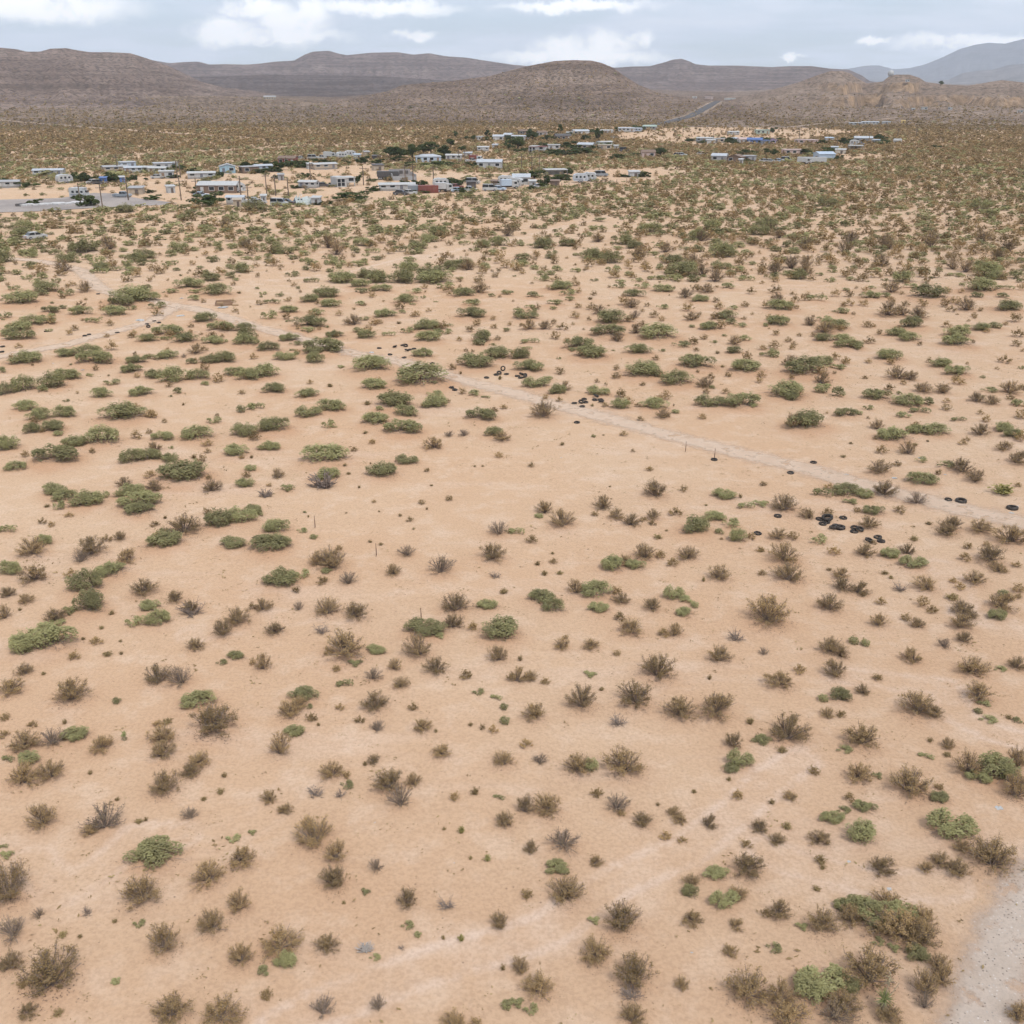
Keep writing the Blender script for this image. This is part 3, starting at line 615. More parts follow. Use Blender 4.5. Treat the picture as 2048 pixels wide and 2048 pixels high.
SCRAPS = {(1536, 1536): [(1740, 300, 70), (915, 912, 50), (608, 705, 35), (1815, 885, 24), (1780, 1215, 22)], (512, 1536): [(898, 412, 16), (1497, 714, 15)],
          (1024, 1536): [(1353, 1392, 26)], (1536, 700): [(595, 938, 45), (1338, 940, 28), (1870, 1180, 60), (1845, 1232, 45), (1145, 815, 55), (960, 968, 50)],
          (512, 700): [(870, 18, 55), (1255, 118, 40)], (0, 700): [(622, 150, 30), (403, 100, 26)],
          (0, 430): [(1070, 795, 80), (1370, 760, 90), (1350, 870, 80), (730, 395, 80), (1690, 700, 80), (1370, 630, 40)], (1024, 700): [(375, 812, 26)]}

# ------------------------------------------------------------------ read the survey
def in_poly(poly, u, v):
    u = np.asarray(u, float); v = np.asarray(v, float)
    ins = np.zeros(u.shape, bool)
    n = len(poly)
    for i in range(n):
        x1, y1 = poly[i]; x2, y2 = poly[(i + 1) % n]
        c = ((y1 > v) != (y2 > v))
        with np.errstate(divide='ignore', invalid='ignore'):
            xi = (x2 - x1) * (v - y1) / (y2 - y1 + 1e-12) + x1
        ins ^= c & (u < xi)
    return ins


def m_per_px(u, v):
    a, b, c = pix_dir(u, v)
    t = -CAM_Z / c
    return t / FPX, math.asin(-c / math.sqrt(a * a + b * b + c * c))


PLANTS = []      # dict(kind,u,v,x,y,w,h,px)
for (x0, y0), text in SURVEY.items():
    for rec in text.split(';'):
        k, cx, cy, w, h = rec.split()
        cx, cy, w, h = map(float, (cx, cy, w, h))
        u, v, pw, ph = x0 + cx / TS, y0 + cy / TS, w / TS, h / TS
        if any(abs(q['u'] - u) < 9 and abs(q['v'] - v) < 7 and q['kind'] == k and q['tile'] != (x0, y0) for q in PLANTS):
            continue
        vb = v + ph * (.30 if k in 'csw' else .22)
        s, dep = m_per_px(u, vb)
        W = pw * s; hm = ph * s
        lo, hi = (.62, 1.05) if k in 'cs' else (.32, .6) if k == 'g' else (.4, 1.1)
        H = (hm - .62 * W * math.sin(dep)) / math.cos(dep)
        H = min(max(H, lo * W), hi * W)
        x, y = flat_at(u, vb)
        PLANTS.append(dict(kind=k, u=u, v=v, x=x, y=y, w=W, h=H, px=pw, tile=(x0, y0), near=True))
for q in PLANTS:
    if q['kind'] == 'g' and q['w'] > .9:
        MOUNDS.append((q['x'], q['y'] - .05 * q['w'], q['w'] * .62, min(.10 * q['w'], .55)))
    elif q['kind'] in 'cs' and q['w'] > .8:
        MOUNDS.append((q['x'], q['y'], q['w'] * .60, min(.07 * q['w'], .16)))


def world_poly(pts):
    return np.array([at(u, v) for (u, v) in pts])


def line_dist(x, y, P):
    d = np.full(x.shape, 1e9)
    for i in range(len(P) - 1):
        ax, ay = P[i][:2]; bx, by = P[i + 1][:2]
        ex, ey = bx - ax, by - ay; L2 = ex * ex + ey * ey + 1e-9
        t = np.clip(((x - ax) * ex + (y - ay) * ey) / L2, 0, 1)
        d = np.minimum(d, np.hypot(x - ax - t * ex, y - ay - t * ey))
    return d


W_MAIN = world_poly(TRACK_MAIN); W_LEFT = world_poly(TRACK_LEFT)
W_FAINT = [(world_poly(p), w, k) for p, w, k in FAINT]
W_FAR = [world_poly(p) for p, w, l in DIRT_FAR]


def grid_faces(nr, nc):
    i = np.arange(nr - 1)[:, None] * nc + np.arange(nc - 1)[None, :]
    i = i.ravel()
    return np.stack([i, i + 1, i + 1 + nc, i + nc], 1)


# ------------------------------------------------------------------ ground near the camera
M_GROUND = mat_ground()
azs = np.radians(np.arange(-54.45, 54.46, .33))
rs = np.concatenate([[2.0], np.geomspace(7, 850, 590)])
RR, AA = np.meshgrid(rs, azs, indexing='ij')
gx = (RR * np.sin(AA)).ravel(); gy = (RR * np.cos(AA)).ravel()
gz, _ = hills(AA.ravel(), RR.ravel())
md = mound_field(gx, gy)
gz = gz + near_relief(gx, gy) + md
tr = np.zeros_like(gx)
for P, w, k in W_FAINT:
    d = line_dist(gx, gy, P)
    wob = 1 + fbm(gx / 3, gy / 3, 77, 3) * .9
    two = np.maximum(1 - smooth(.12, .42, np.abs(d - .8) / .8), .28 * (1 - smooth(.3, 1.0, d / w)))
    tr = np.maximum(tr, k * two * wob)
Vg = np.stack([gx, gy, gz], 1); Fg = grid_faces(len(rs), len(azs))
attr_m = np.clip(md / .16, 0, 1) * (.65 + .7 * (fbm(gx / 2.5, gy / 2.5, 31, 3) + .5))
# the land behind and beside the camera, coarser
azb = np.radians(np.arange(54.45, 305.6, 4.185)); rb = np.concatenate([[2.0], np.geomspace(10, 2600, 24)])
RB, AB = np.meshgrid(rb, azb, indexing='ij')
Vb = np.stack([(RB * np.sin(AB)).ravel(), (RB * np.cos(AB)).ravel(), base_plain(RB).ravel() * 0], 1)
Fb = grid_faces(len(rb), len(azb)) + len(Vg)
za = np.zeros(len(Vb))
gm = make_mesh("ground", np.concatenate([Vg, Vb]), np.concatenate([Fg, Fb]), M_GROUND,
               {'mound': np.concatenate([attr_m, za]), 'track': np.concatenate([np.clip(tr, 0, 1), za])}, True)
tag(link("ground", gm), kind='structure')

# ------------------------------------------------------------------ plain, hills and mountains beyond
SHRUB = (0.080, 0.064, 0.046)
HMAT = {
    -1: mat_hill("scrub_plain", (0.30, 0.225, 0.172), (0.41, 0.305, 0.232), (0.125, 0.102, 0.076), .85, .0, None, .24),
    0: mat_hill("far_rock", (0.27, 0.255, 0.26), (0.31, 0.29, 0.285), (0.12, 0.11, 0.10), .3, .4, None, .004),
    1: mat_hill("jagged_rock", (0.26, 0.23, 0.22), (0.36, 0.32, 0.30), (0.15, 0.14, 0.13), .4, .2, None, .006),
    2: mat_hill("plateau_rock", (0.245, 0.186, 0.166), (0.33, 0.252, 0.222), (0.095, 0.08, 0.07), .6, .7, None, .05),
    3: mat_hill("bench_rock", (0.18, 0.142, 0.132), (0.245, 0.195, 0.175), (0.085, 0.07, 0.062), .7, .75, None, .08),
    4: mat_hill("left_hill_rock", (0.268, 0.195, 0.160), (0.38, 0.285, 0.232), (0.080, 0.065, 0.055), .75, .75, (0.33, 0.225, 0.17), .13),
    5: mat_hill("spur_soil", (0.30, 0.220, 0.168), (0.43, 0.318, 0.238), SHRUB, .8, .4, None, .17),
    6: mat_hill("mesa_soil", (0.31, 0.222, 0.172), (0.41, 0.305, 0.235), (0.078, 0.062, 0.046), .8, .75, None, .18),
    7: mat_hill("quarry_soil", (0.335, 0.245, 0.187), (0.47, 0.35, 0.268), SHRUB, .62, .4, (0.52, 0.355, 0.225), .16),
}
HNAME = {-1: ("plain", "brown scrub plain between the village and the hills"), 0: ("mountain", ""), 1: ("mountain", ""), 2: ("hill", ""),
         3: ("hill", ""), 4: ("hill", ""), 5: ("hill", ""), 6: ("hill", ""), 7: ("hill", "")}
azh = np.radians(np.arange(-54.45, 54.46, .11))
rh = np.concatenate([np.geomspace(850, 2300, 150), np.geomspace(2320, 5600, 70), np.geomspace(5800, 15900, 44)])
RH, AH = np.meshgrid(rh, azh, indexing='ij')
hz, hw = hills(AH.ravel(), RH.ravel())
hx = (RH * np.sin(AH)).ravel(); hy = (RH * np.cos(AH)).ravel()
slope = np.abs(np.gradient(hz.reshape(RH.shape), axis=0) / np.gradient(RH, axis=0)).ravel()
cliff = smooth(.20, .45, slope)
rill = rills(AH.ravel(), RH.ravel()) * (hw >= 0)
Fh = grid_faces(len(rh), len(azh))
Vh = np.stack([hx, hy, hz], 1)
fw = hw[Fh].max(1)
for i in sorted(HMAT):
    F = Fh[fw == i]
    if not len(F):
        continue
    used, inv = np.unique(F.ravel(), return_inverse=True)
    me = make_mesh(HNAME[i][0], Vh[used], inv.reshape(F.shape), HMAT[i], {'cliff': cliff[used], 'rill': rill[used]}, True)
    tag(link(HNAME[i][0], me), kind='structure')


# ------------------------------------------------------------------ roads and tracks
def resample(P, step):
    P = np.asarray(P); d = np.concatenate([[0], np.cumsum(np.hypot(*(np.diff(P[:, :2], axis=0).T)))])
    n = max(int(d[-1] / step), 4)
    s = np.linspace(0, d[-1], n)
    x = np.interp(s, d, P[:, 0]); y = np.interp(s, d, P[:, 1])
    for _ in range(3):
        x[1:-1] = (x[:-2] + 2 * x[1:-1] + x[2:]) / 4; y[1:-1] = (y[:-2] + 2 * y[1:-1] + y[2:]) / 4
    return x, y


def strip(name, P, width, mat, off=.03, step=.5, nc=13, jitter=.12):
    x, y = resample(P, step)
    tx = np.gradient(x); ty = np.gradient(y); L = np.hypot(tx, ty) + 1e-9
    nx, ny = ty / L, -tx / L
    s = np.linspace(-1, 1, nc)
    X = x[:, None] + nx[:, None] * s * width / 2; Y = y[:, None] + ny[:, None] * s * width / 2
    Z = land(X.ravel(), Y.ravel()) + off
    V = np.stack([X.ravel(), Y.ravel(), Z], 1)
    e = np.tile(np.abs(s), len(x))
    me = make_mesh(name, V, grid_faces(len(x), nc), mat, {'edge': e}, True)
    return tag(link(name, me), kind='structure')


M_TRACK = mat_track("compacted_sand", (0.69, 0.515, 0.38), (0.76, 0.60, 0.465))
M_GRAVEL = mat_track("pale_gravel", (0.62, 0.515, 0.425), (0.71, 0.60, 0.505), .85, .85)
M_FARDIRT = mat_track("far_dirt", (0.50, 0.37, 0.275), (0.58, 0.44, 0.335))
strip("dirt_track", W_MAIN, 4.2, M_TRACK, .035)
strip("dirt_track", W_LEFT, 3.6, M_TRACK, .045)
strip("gravel_road", world_poly(ROAD_GRAVEL), 3.5, M_GRAVEL, .04, .25, 25)
for (p, w, l), P in zip(DIRT_FAR, W_FAR):
    strip("dirt_road", P, w, M_FARDIRT, .3, 4.)
m = new_mat("highway_asphalt"); t = NT(m)
nz = t.noise(t.pos(), .3, 4, .6)
t.out(t.diffuse(t.mix(t.rng(nz, .3, .7), (0.12, 0.115, 0.115), (0.16, 0.15, 0.15))))
HW = world_poly(HIGHWAY)
strip("dirt_shoulder", HW, 26., M_FARDIRT, .5, 6.)
strip("highway", HW, 9., m, .9, 6., 5)

# grey asphalt yard among the trailers
m = new_mat("old_asphalt"); t = NT(m)
nz = t.noise(t.pos(), .5, 5, .6); nz2 = t.noise(t.pos(), .06, 3, .5)
c = t.mix(t.rng(nz2, .35, .65), (0.30, 0.265, 0.245), (0.40, 0.345, 0.31))
c = t.mix(t.math('MULTIPLY', t.rng(nz, .5, .7), .5), c, (0.24, 0.21, 0.195))
t.out(t.diffuse(c))
pw_ = np.array([flat_at(u, v) for u, v in PAD])
c0 = pw_.mean(0)
rings = []
for k in np.linspace(0, 1, 9)[1:]:
    rings.append(c0 + (pw_ - c0) * k)
pv = np.concatenate([[c0]] + rings); n = len(pw_)
ft = np.array([[0, 1 + i, 1 + (i + 1) % n] for i in range(n)])
fq = np.array([[1 + r * n + i, 1 + (r + 1) * n + i, 1 + (r + 1) * n + (i + 1) % n, 1 + r * n + (i + 1) % n] for r in range(7) for i in range(n)])
pz = land(pv[:, 0], pv[:, 1]) + .10
tag(link("asphalt_yard", make_mesh("asphalt_yard", np.column_stack([pv, pz]), [ft, fq], m)), kind='structure')

# ------------------------------------------------------------------ plant shapes
def unit(v):
    return v / (np.linalg.norm(v, axis=-1, keepdims=True) + 1e-9)


def leaf_quads(P, N, size, rng, long=1.7):
    """one small rhombic leaf spray at every point, roughly facing along N"""
    n = len(P)
    N = unit(N + rng.normal(0, .55, (n, 3)))
    a = unit(np.cross(N, rng.normal(0, 1, (n, 3))))
    b = np.cross(N, a)
    s = (size * rng.uniform(.6, 1.35, n))[:, None]
    V = np.stack([P - a * s * long * .5, P + b * s * .5, P + a * s * long * .5, P - b * s * .5], 1).reshape(-1, 3)
    F = np.arange(n * 4).reshape(n, 4)
    return V, F, np.repeat(rng.uniform(0, 1, n), 4)


def tubes(lines, r0, r1):
    """three-sided tapering twigs along polylines (list of (k,3))"""
    Vs = []; Fs = []; o = 0
    for L in lines:
        k = len(L)
        d = unit(np.gradient(L, axis=0))
        ref = np.array([.31, .77, .2]); a = unit(np.cross(d, ref)); b = np.cross(d, a)
        rad = np.linspace(r0, r1, k)[:, None]
        ring = np.stack([L + rad * (a * math.cos(q) + b * math.sin(q)) for q in (0, 2.094, 4.189)], 1)
        Vs.append(ring.reshape(-1, 3))
        i = np.arange(k - 1)[:, None] * 3 + np.arange(3)[None]
        j = np.arange(k - 1)[:, None] * 3 + (np.arange(3)[None] + 1) % 3
        Fs.append(np.stack([i, j, j + 3, i + 3], -1).reshape(-1, 4) + o)
        o += k * 3
    return np.concatenate(Vs), np.concatenate(Fs)


def creosote(seed, nst, nleaf, leaf, open_=0., lopsided=.25):
    rng = np.random.default_rng(seed)
    lines = []; twigs = []; LP = []; LN = []
    off = rng.normal(0, lopsided * .25, 2)
    for i in range(nst):
        az = i * 2.399 + rng.uniform(-.4, .4)
        th = math.radians(rng.uniform(6, 74)) if i % 4 else math.radians(rng.uniform(55, 84))
        rho = rng.uniform(.74, 1.03)
        tip = np.array([math.sin(az) * math.sin(th) * .5 * rho + off[0] * .6, math.cos(az) * math.sin(th) * .5 * rho + off[1] * .6, max(math.cos(th), .10) ** .75 * rho * .95])
        base = np.array([math.sin(az), math.cos(az), 0]) * rng.uniform(.0, .07)
        mid = base * .5 + tip * np.array([.40, .40, .55]) + rng.normal(0, .025, 3)
        q = np.linspace(0, 1, 5)[:, None]
        L = (1 - q) ** 2 * base + 2 * q * (1 - q) * mid + q * q * tip
        L[:, 2] -= .02
        lines.append(L)
        for b in range(5):
            s = rng.uniform(.40, .98)
            p0 = (1 - s) ** 2 * base + 2 * s * (1 - s) * mid + s * s * tip
            d = unit(unit(tip - mid) + rng.normal(0, .55, 3) + np.array([0, 0, .25]))
            ln = rng.uniform(.10, .22)
            p1 = p0 + d * ln * np.array([.55, .55, 1.])
            twigs.append(np.array([p0, (p0 + p1) / 2 + rng.normal(0, .008, 3), p1]))
            m = max(1, int(nleaf / nst / 5 + rng.uniform(0, .999)))
            s2 = rng.uniform(.15, 1.05, m)[:, None]
            P = p0 + (p1 - p0) * s2 + rng.normal(0, .028, (m, 3)) * np.array([1, 1, 1.3])
            LP.append(P); LN.append(np.tile(unit(d + np.array([0, 0, .7])), (m, 1)))
    LP = np.concatenate(LP); LN = np.concatenate(LN)
    if open_:
        keep = rng.uniform(0, 1, len(LP)) > open_
        LP, LN = LP[keep], LN[keep]
    LP[:, 2] = np.maximum(LP[:, 2], .02)
    fol = leaf_quads(LP, LN, leaf, rng)
    gold = np.clip((np.linalg.norm(LP * np.array([1.7, 1.7, 1.]), axis=1) - .55) / .5, 0, 1)      # young yellow growth at the tips
    fol = (fol[0], fol[1], np.clip(fol[2] * .7 + np.repeat(gold, 4) * .42, 0, 1.2))
    sv, sf = tubes(lines, .0105, .0045)
    tv, tf = tubes(twigs, .0050, .0030)
    return fol, (np.concatenate([sv, tv]), np.concatenate([sf, tf + len(sv)]))


def mesquite(seed, nleaf, leaf, nlobe=22, stems=True):
    """a low green dome of leafy shoots, in lobes, often with a bare flank"""
    rng = np.random.default_rng(seed)
    C = []; 
    for i in range(nlobe):
        a = rng.uniform(0, 2 * math.pi); q = math.sqrt(rng.uniform(0, 1)) * .80
        R = rng.uniform(.085, .165) * (1.35 if nlobe < 14 else 1.)
        C.append((math.sin(a) * q * .5 * .98, math.cos(a) * q * .5 * .92, R, (1 - .52 * q * q) * rng.uniform(.72, 1.08)))
    C = np.array(C)
    wgt = C[:, 2] ** 2; wgt = wgt / wgt.sum()
    which = rng.choice(nlobe, nleaf, p=wgt)
    d = unit(rng.normal(0, 1, (nleaf, 3))); d[:, 2] = np.where(rng.uniform(0, 1, nleaf) < .58, np.abs(d[:, 2]), d[:, 2])
    d = unit(d)
    rho = 1 - .38 * rng.uniform(0, 1, nleaf) ** 1.6 + (rng.uniform(0, 1, nleaf) > .93) * .16
    c = C[which]
    P = np.stack([c[:, 0] + d[:, 0] * c[:, 2] * rho, c[:, 1] + d[:, 1] * c[:, 2] * rho, np.maximum(.50 * c[:, 3] + d[:, 2] * .50 * c[:, 3] * rho, .0)], 1)
    # uneven gaps
    g = vnoise(P[:, 0] * 9 + seed, P[:, 1] * 9 + P[:, 2] * 4, seed)
    keep = g > rng.uniform(.02, .20)
    P = P[keep]; d = d[keep]
    P[:, 2] = np.maximum(P[:, 2] + rng.normal(0, .02, len(P)), .01)
    fol = leaf_quads(P, d + np.array([0, 0, .5]), leaf, rng, 1.9)
    lt = rng.uniform(0, 1, nlobe)[which[keep]]
    fol = (fol[0], fol[1], fol[2] * .45 + np.repeat(lt, 4) * .55)
    if not stems:
        return fol, None
    lines = []
    for c in C:
        for k in range(2):
            tip = np.array([c[0] + rng.normal(0, c[2] * .55), c[1] + rng.normal(0, c[2] * .55), c[3] * rng.uniform(.35, .95)])
            base = np.array([c[0] * .45, c[1] * .45, -.05])
            q = np.linspace(0, 1, 4)[:, None]
            lines.append(base + (tip - base) * q + rng.normal(0, .02, (4, 3)))
        a = rng.uniform(0, 6.28)
        tip = np.array([math.sin(a) * .52, math.cos(a) * .46, .05]); base = np.array([c[0], c[1], .05])
        lines.append(base + (tip - base) * np.linspace(0, 1, 4)[:, None] + rng.normal(0, .02, (4, 3)))
    return fol, tubes(lines, .006, .0025)


def tuft(seed, n=46):
    rng = np.random.default_rng(seed)
    lines = []
    for i in range(n):
        a = rng.uniform(0, 6.28); th = math.radians(rng.uniform(4, 62)); r = rng.uniform(.55, 1.)
        tip = np.array([math.sin(a) * math.sin(th) * .5 * r / .85, math.cos(a) * math.sin(th) * .5 * r / .85, math.cos(th) * r])
        b = np.array([math.sin(a) * .08, math.cos(a) * .08, -.03])
        lines.append(np.array([b, b * .4 + tip * .55 + np.array([0, 0, .06]), tip]))
    V, F = tubes(lines, .020, .008)
    P = np.concatenate([l[1:] for l in lines]); P = np.repeat(P, 2, 0) + rng.normal(0, .05, (len(P) * 2, 3))
    P[:, 2] = np.maximum(P[:, 2], .03)
    V2, F2, t2 = leaf_quads(P, np.tile([0, 0, 1.], (len(P), 1)), .085, rng)
    return np.concatenate([V, V2]), np.concatenate([F, F2 + len(V)]), np.concatenate([np.full(len(V), .35), t2])


def dead_twigs(seed, n=34, flat=.45, thick=1.):
    rng = np.random.default_rng(seed)
    lines = []
    for i in range(n):
        a = rng.uniform(0, 6.28); r = rng.uniform(.25, .52)
        tip = np.array([math.sin(a) * r, math.cos(a) * r, rng.uniform(.05, 1.) * flat * 2])
        b = rng.normal(0, .05, 3); b[2] = -.03
        L = b + (tip - b) * np.linspace(0, 1, 5)[:, None] + rng.normal(0, .02, (5, 3)); L[:, 2] = np.maximum(L[:, 2], .0)
        lines.append(L)
        for k in range(2):
            p = L[rng.integers(2, 4)]
            e = p + np.array([rng.normal(0, .12), rng.normal(0, .12), rng.uniform(0, .15)])
            lines.append(np.array([p, (p + e) / 2 + rng.normal(0, .01, 3), e]))
    return tubes(lines, .013 * thick, .005 * thick)


def leaf_mat(name, stops, trans=.28, lay=None):
    m = new_mat(name); t = NT(m)
    oi = t.n.new('ShaderNodeObjectInfo')
    r = t.math('FRACT', t.math('ADD', oi.outputs['Random'], t.attr('rnd')))
    f = t.math('ADD', t.math('MULTIPLY', t.attr('tint'), .50), t.math('MULTIPLY', r, .50))
    ramp = t.n.new('ShaderNodeValToRGB'); t.l.new(f, ramp.inputs[0])
    while len(ramp.color_ramp.elements) < len(stops):
        ramp.color_ramp.elements.new(.5)
    for e, (p, c) in zip(ramp.color_ramp.elements, stops):
        e.position = p; e.color = (*c, 1)
    d = t.diffuse(ramp.outputs[0])
    tr = t.n.new('ShaderNodeBsdfTranslucent'); t.l.new(ramp.outputs[0], tr.inputs[0])
    mx = t.n.new('ShaderNodeMixShader'); mx.inputs[0].default_value = trans
    t.l.new(d, mx.inputs[1]); t.l.new(tr.outputs[0], mx.inputs[2])
    t.out(mx.outputs[0])
    return m


M_CREO = leaf_mat("creosote_leaf", [(0, (0.200, 0.145, 0.074)), (.35, (0.335, 0.238, 0.122)), (.65, (0.48, 0.335, 0.168)), (1, (0.64, 0.445, 0.220))], .28)
M_GREY = leaf_mat("sparse_leaf", [(0, (0.20, 0.155, 0.10)), (.5, (0.32, 0.24, 0.15)), (1, (0.48, 0.35, 0.21))])
M_MESQ = leaf_mat("mesquite_leaf", [(0, (0.210, 0.186, 0.100)), (.38, (0.335, 0.303, 0.150)), (.7, (0.44, 0.408, 0.195)), (1, (0.55, 0.515, 0.265))], .2)
M_TUFT = leaf_mat("tuft_blade", [(0, (0.27, 0.195, 0.10)), (.5, (0.40, 0.29, 0.15)), (1, (0.50, 0.40, 0.19))])
M_YGRASS = leaf_mat("yellow_grass_blade", [(0, (0.34, 0.29, 0.11)), (.5, (0.42, 0.37, 0.14)), (1, (0.52, 0.46, 0.22))])
M_STEM = leaf_mat("grey_stem", [(0, (0.26, 0.20, 0.165)), (1, (0.44, 0.345, 0.285))], .0)
M_DEAD = leaf_mat("dead_wood", [(0, (0.25, 0.195, 0.16)), (1, (0.40, 0.32, 0.265))], .0)
M_PALEDEAD = leaf_mat("bleached_wood", [(0, (0.45, 0.40, 0.36)), (1, (0.72, 0.66, 0.60))], .0)


def proto(name, fol, stem, fmat, smat):
    a = make_mesh("foliage", fol[0], fol[1], fmat, {'tint': fol[2]})
    b = make_mesh("stems", stem[0], stem[1], smat)
    return a, b


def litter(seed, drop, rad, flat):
    """fallen leaves and twigs that add painted contact shade under a shrub, following the little mound it stands on"""
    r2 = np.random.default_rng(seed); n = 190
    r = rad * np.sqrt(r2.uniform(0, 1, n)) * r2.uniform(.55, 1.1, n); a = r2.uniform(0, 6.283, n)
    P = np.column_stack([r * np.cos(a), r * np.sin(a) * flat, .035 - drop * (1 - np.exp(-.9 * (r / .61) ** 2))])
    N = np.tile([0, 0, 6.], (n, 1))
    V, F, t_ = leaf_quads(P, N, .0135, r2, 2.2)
    return make_mesh("litter_contact_shade", V, F, M_LITTER_SHADE, {'tint': t_})


M_LITTER_SHADE = leaf_mat("litter_contact_shade", [(0, (0.13, 0.095, 0.068)), (.6, (0.24, 0.17, 0.115)), (1, (0.38, 0.27, 0.18))], .0)  # dark litter colour also stands in for contact shade at shrub bases
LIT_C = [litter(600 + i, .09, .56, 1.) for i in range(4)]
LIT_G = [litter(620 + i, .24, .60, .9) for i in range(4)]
CREO = [proto('c', *creosote(100 + i, 40 + 4 * (i % 3), 3000, .0190, 0, .15 + .12 * (i % 4)), M_CREO, M_STEM) for i in range(12)]
GREY = [proto('s', *creosote(200 + i, 44, 800, .022, .15, .3), M_GREY, M_STEM) for i in range(5)]
MESQ = [proto('g', *mesquite(300 + i, 2500, .034, 20 + 2 * (i % 5)), M_MESQ, M_STEM) for i in range(9)]
TUFT = [(lambda q: make_mesh("tuft", q[0], q[1], M_TUFT, {'tint': q[2]}))(tuft(400 + i)) for i in range(5)]
YGRS = [(lambda q: make_mesh("tuft", q[0], q[1], M_YGRASS, {'tint': q[2]}))(tuft(440 + i, 70)) for i in range(2)]
DEAD = [(lambda q: make_mesh("dead_twigs", q[0], q[1], M_DEAD))(dead_twigs(500 + i)) for i in range(4)]

# ------------------------------------------------------------------ shrubs further out, strewn by density
rng = np.random.default_rng(77)
R0, R1, HALF = 150.0, 930.0, math.radians(33)


def to_pix(x, y, z=0.):
    dy = y; dz = z - CAM_Z
    cp, sp = math.cos(PITCH), math.sin(PITCH)
    depth = dy * cp - dz * sp
    upv = dy * sp + dz * cp
    return 1024 + FPX * x / depth, 1024 - FPX * upv / depth




def scatter(cell, lo, hi, dens_r, dens_v, small):
    """one plant at most in each jittered cell, so that crowns stand apart"""
    g = np.arange(-hi, hi, cell)
    X, Y = np.meshgrid(g, np.arange(0, hi, cell))
    X = X.ravel(); Y = Y.ravel()
    r0 = np.hypot(X, Y); k = (r0 > lo - cell) & (r0 < hi + cell) & (np.abs(np.arctan2(X, Y)) < HALF)
    X = X[k] + rng.uniform(0, cell * .8, k.sum()); Y = Y[k] + rng.uniform(0, cell * .8, k.sum())
    r = np.hypot(X, Y); u, v = to_pix(X, Y)
    d = np.interp(r, dens_r, dens_v)
    right = smooth(950, 1500, u)
    if not small:
        d = d * (1 + right * .35 * (1 - smooth(520, 700, r)))
    d = d * (.75 + .5 * smooth(-.14, .14, fbm(X / 14., Y / 14., 91, 3)))
    kd = np.where((r < lo) | (r >= hi), 0., 1.)
    for poly in CLEAR:
        kd = np.where(in_poly(poly, u, v), kd * .20, kd)
    kd = np.where(in_poly(PAD, u, v), 0, kd)
    if small:
        kd = np.where(in_poly(LOT, u, v), kd * .35, kd)
    else:
        kd = np.where(v > 566, 0, kd)
    for P, w in [(W_MAIN, 2.4), (W_LEFT, 2.2), (W_FAINT[3][0], 2.2)] + [(p, 4.) for p in W_FAR]:
        kd = np.where(line_dist(X, Y, P) < w, 0, kd)
    pick = rng.uniform(0, 1, len(X)) < d * cell * cell * kd
    X, Y, u, v, r = X[pick], Y[pick], u[pick], v[pick], r[pick]
    gf = np.interp(u, [0, 700, 1200, 1700, 2048], [.80, .72, .55, .42, .38]) * np.interp(r, [150, 420, 600, 930], [1, .70, .16, .05])
    if small:
        gf = gf * .3
    isg = rng.uniform(0, 1, len(X)) < gf
    n = len(X)
    if small:
        wd = np.clip(rng.lognormal(math.log(.72), .4, n), .35, 1.5)
    else:
        wd = np.where(isg, np.clip(rng.lognormal(math.log(2.35), .32, n), 1.3, 5.5), np.clip(rng.lognormal(math.log(1.75), .30, n), .9, 3.4))
    hd = wd * np.where(isg, rng.uniform(.34, .52, n), rng.uniform(.6, .9, n))
    for i in range(n):
        PLANTS.append(dict(kind='g' if isg[i] else 'c', u=u[i], v=v[i], x=X[i], y=Y[i], w=wd[i], h=hd[i], px=wd[i] / r[i] * FPX, near=False))


scatter(3.2, 150., 400., [150, 300, 400], [1 / 18., 1 / 14.5, 1 / 12.], False)
scatter(2.7, 400., 930., [400, 550, 700, 930], [1 / 10., 1 / 9., 1 / 10., 1 / 14.], False)
scatter(3.4, 930., 1500., [930, 1100, 1300, 1500], [1 / 28., 1 / 48., 1 / 110., 1 / 300.], False)
scatter(3.4, 62., 330., [62, 110, 200, 330], [1 / 90., 1 / 34., 1 / 26., 1 / 30.], True)

PX = np.array([q['x'] for q in PLANTS]); PY = np.array([q['y'] for q in PLANTS])
PZ = land(PX, PY)
for q, z in zip(PLANTS, PZ):
    q['z'] = float(z)


# ------------------------------------------------------------------ the shrubs one can pick out: things of their own
def word_size(w, a, b, c):
    return a[0] if w < a[1] else b[0] if w < b[1] else c


def inside(q):
    return -40 < q['u'] < 2088 and q['v'] < 2090


def sorted_kind(k):
    return sorted([q for q in PLANTS if q['kind'] in k and inside(q)], key=lambda q: -q['px'])


SOLO = set()
prng = random.Random(3)


def place(root, q, sx, sy, sz):
    root.location = (q['x'], q['y'], q['z'] - .02)
    root.rotation_euler = (0, 0, prng.uniform(-math.pi, math.pi) if q['kind'] in 'cstyw' else prng.choice((0, math.pi)) + prng.uniform(-.4, .4))
    root.scale = (sx, sy, sz)


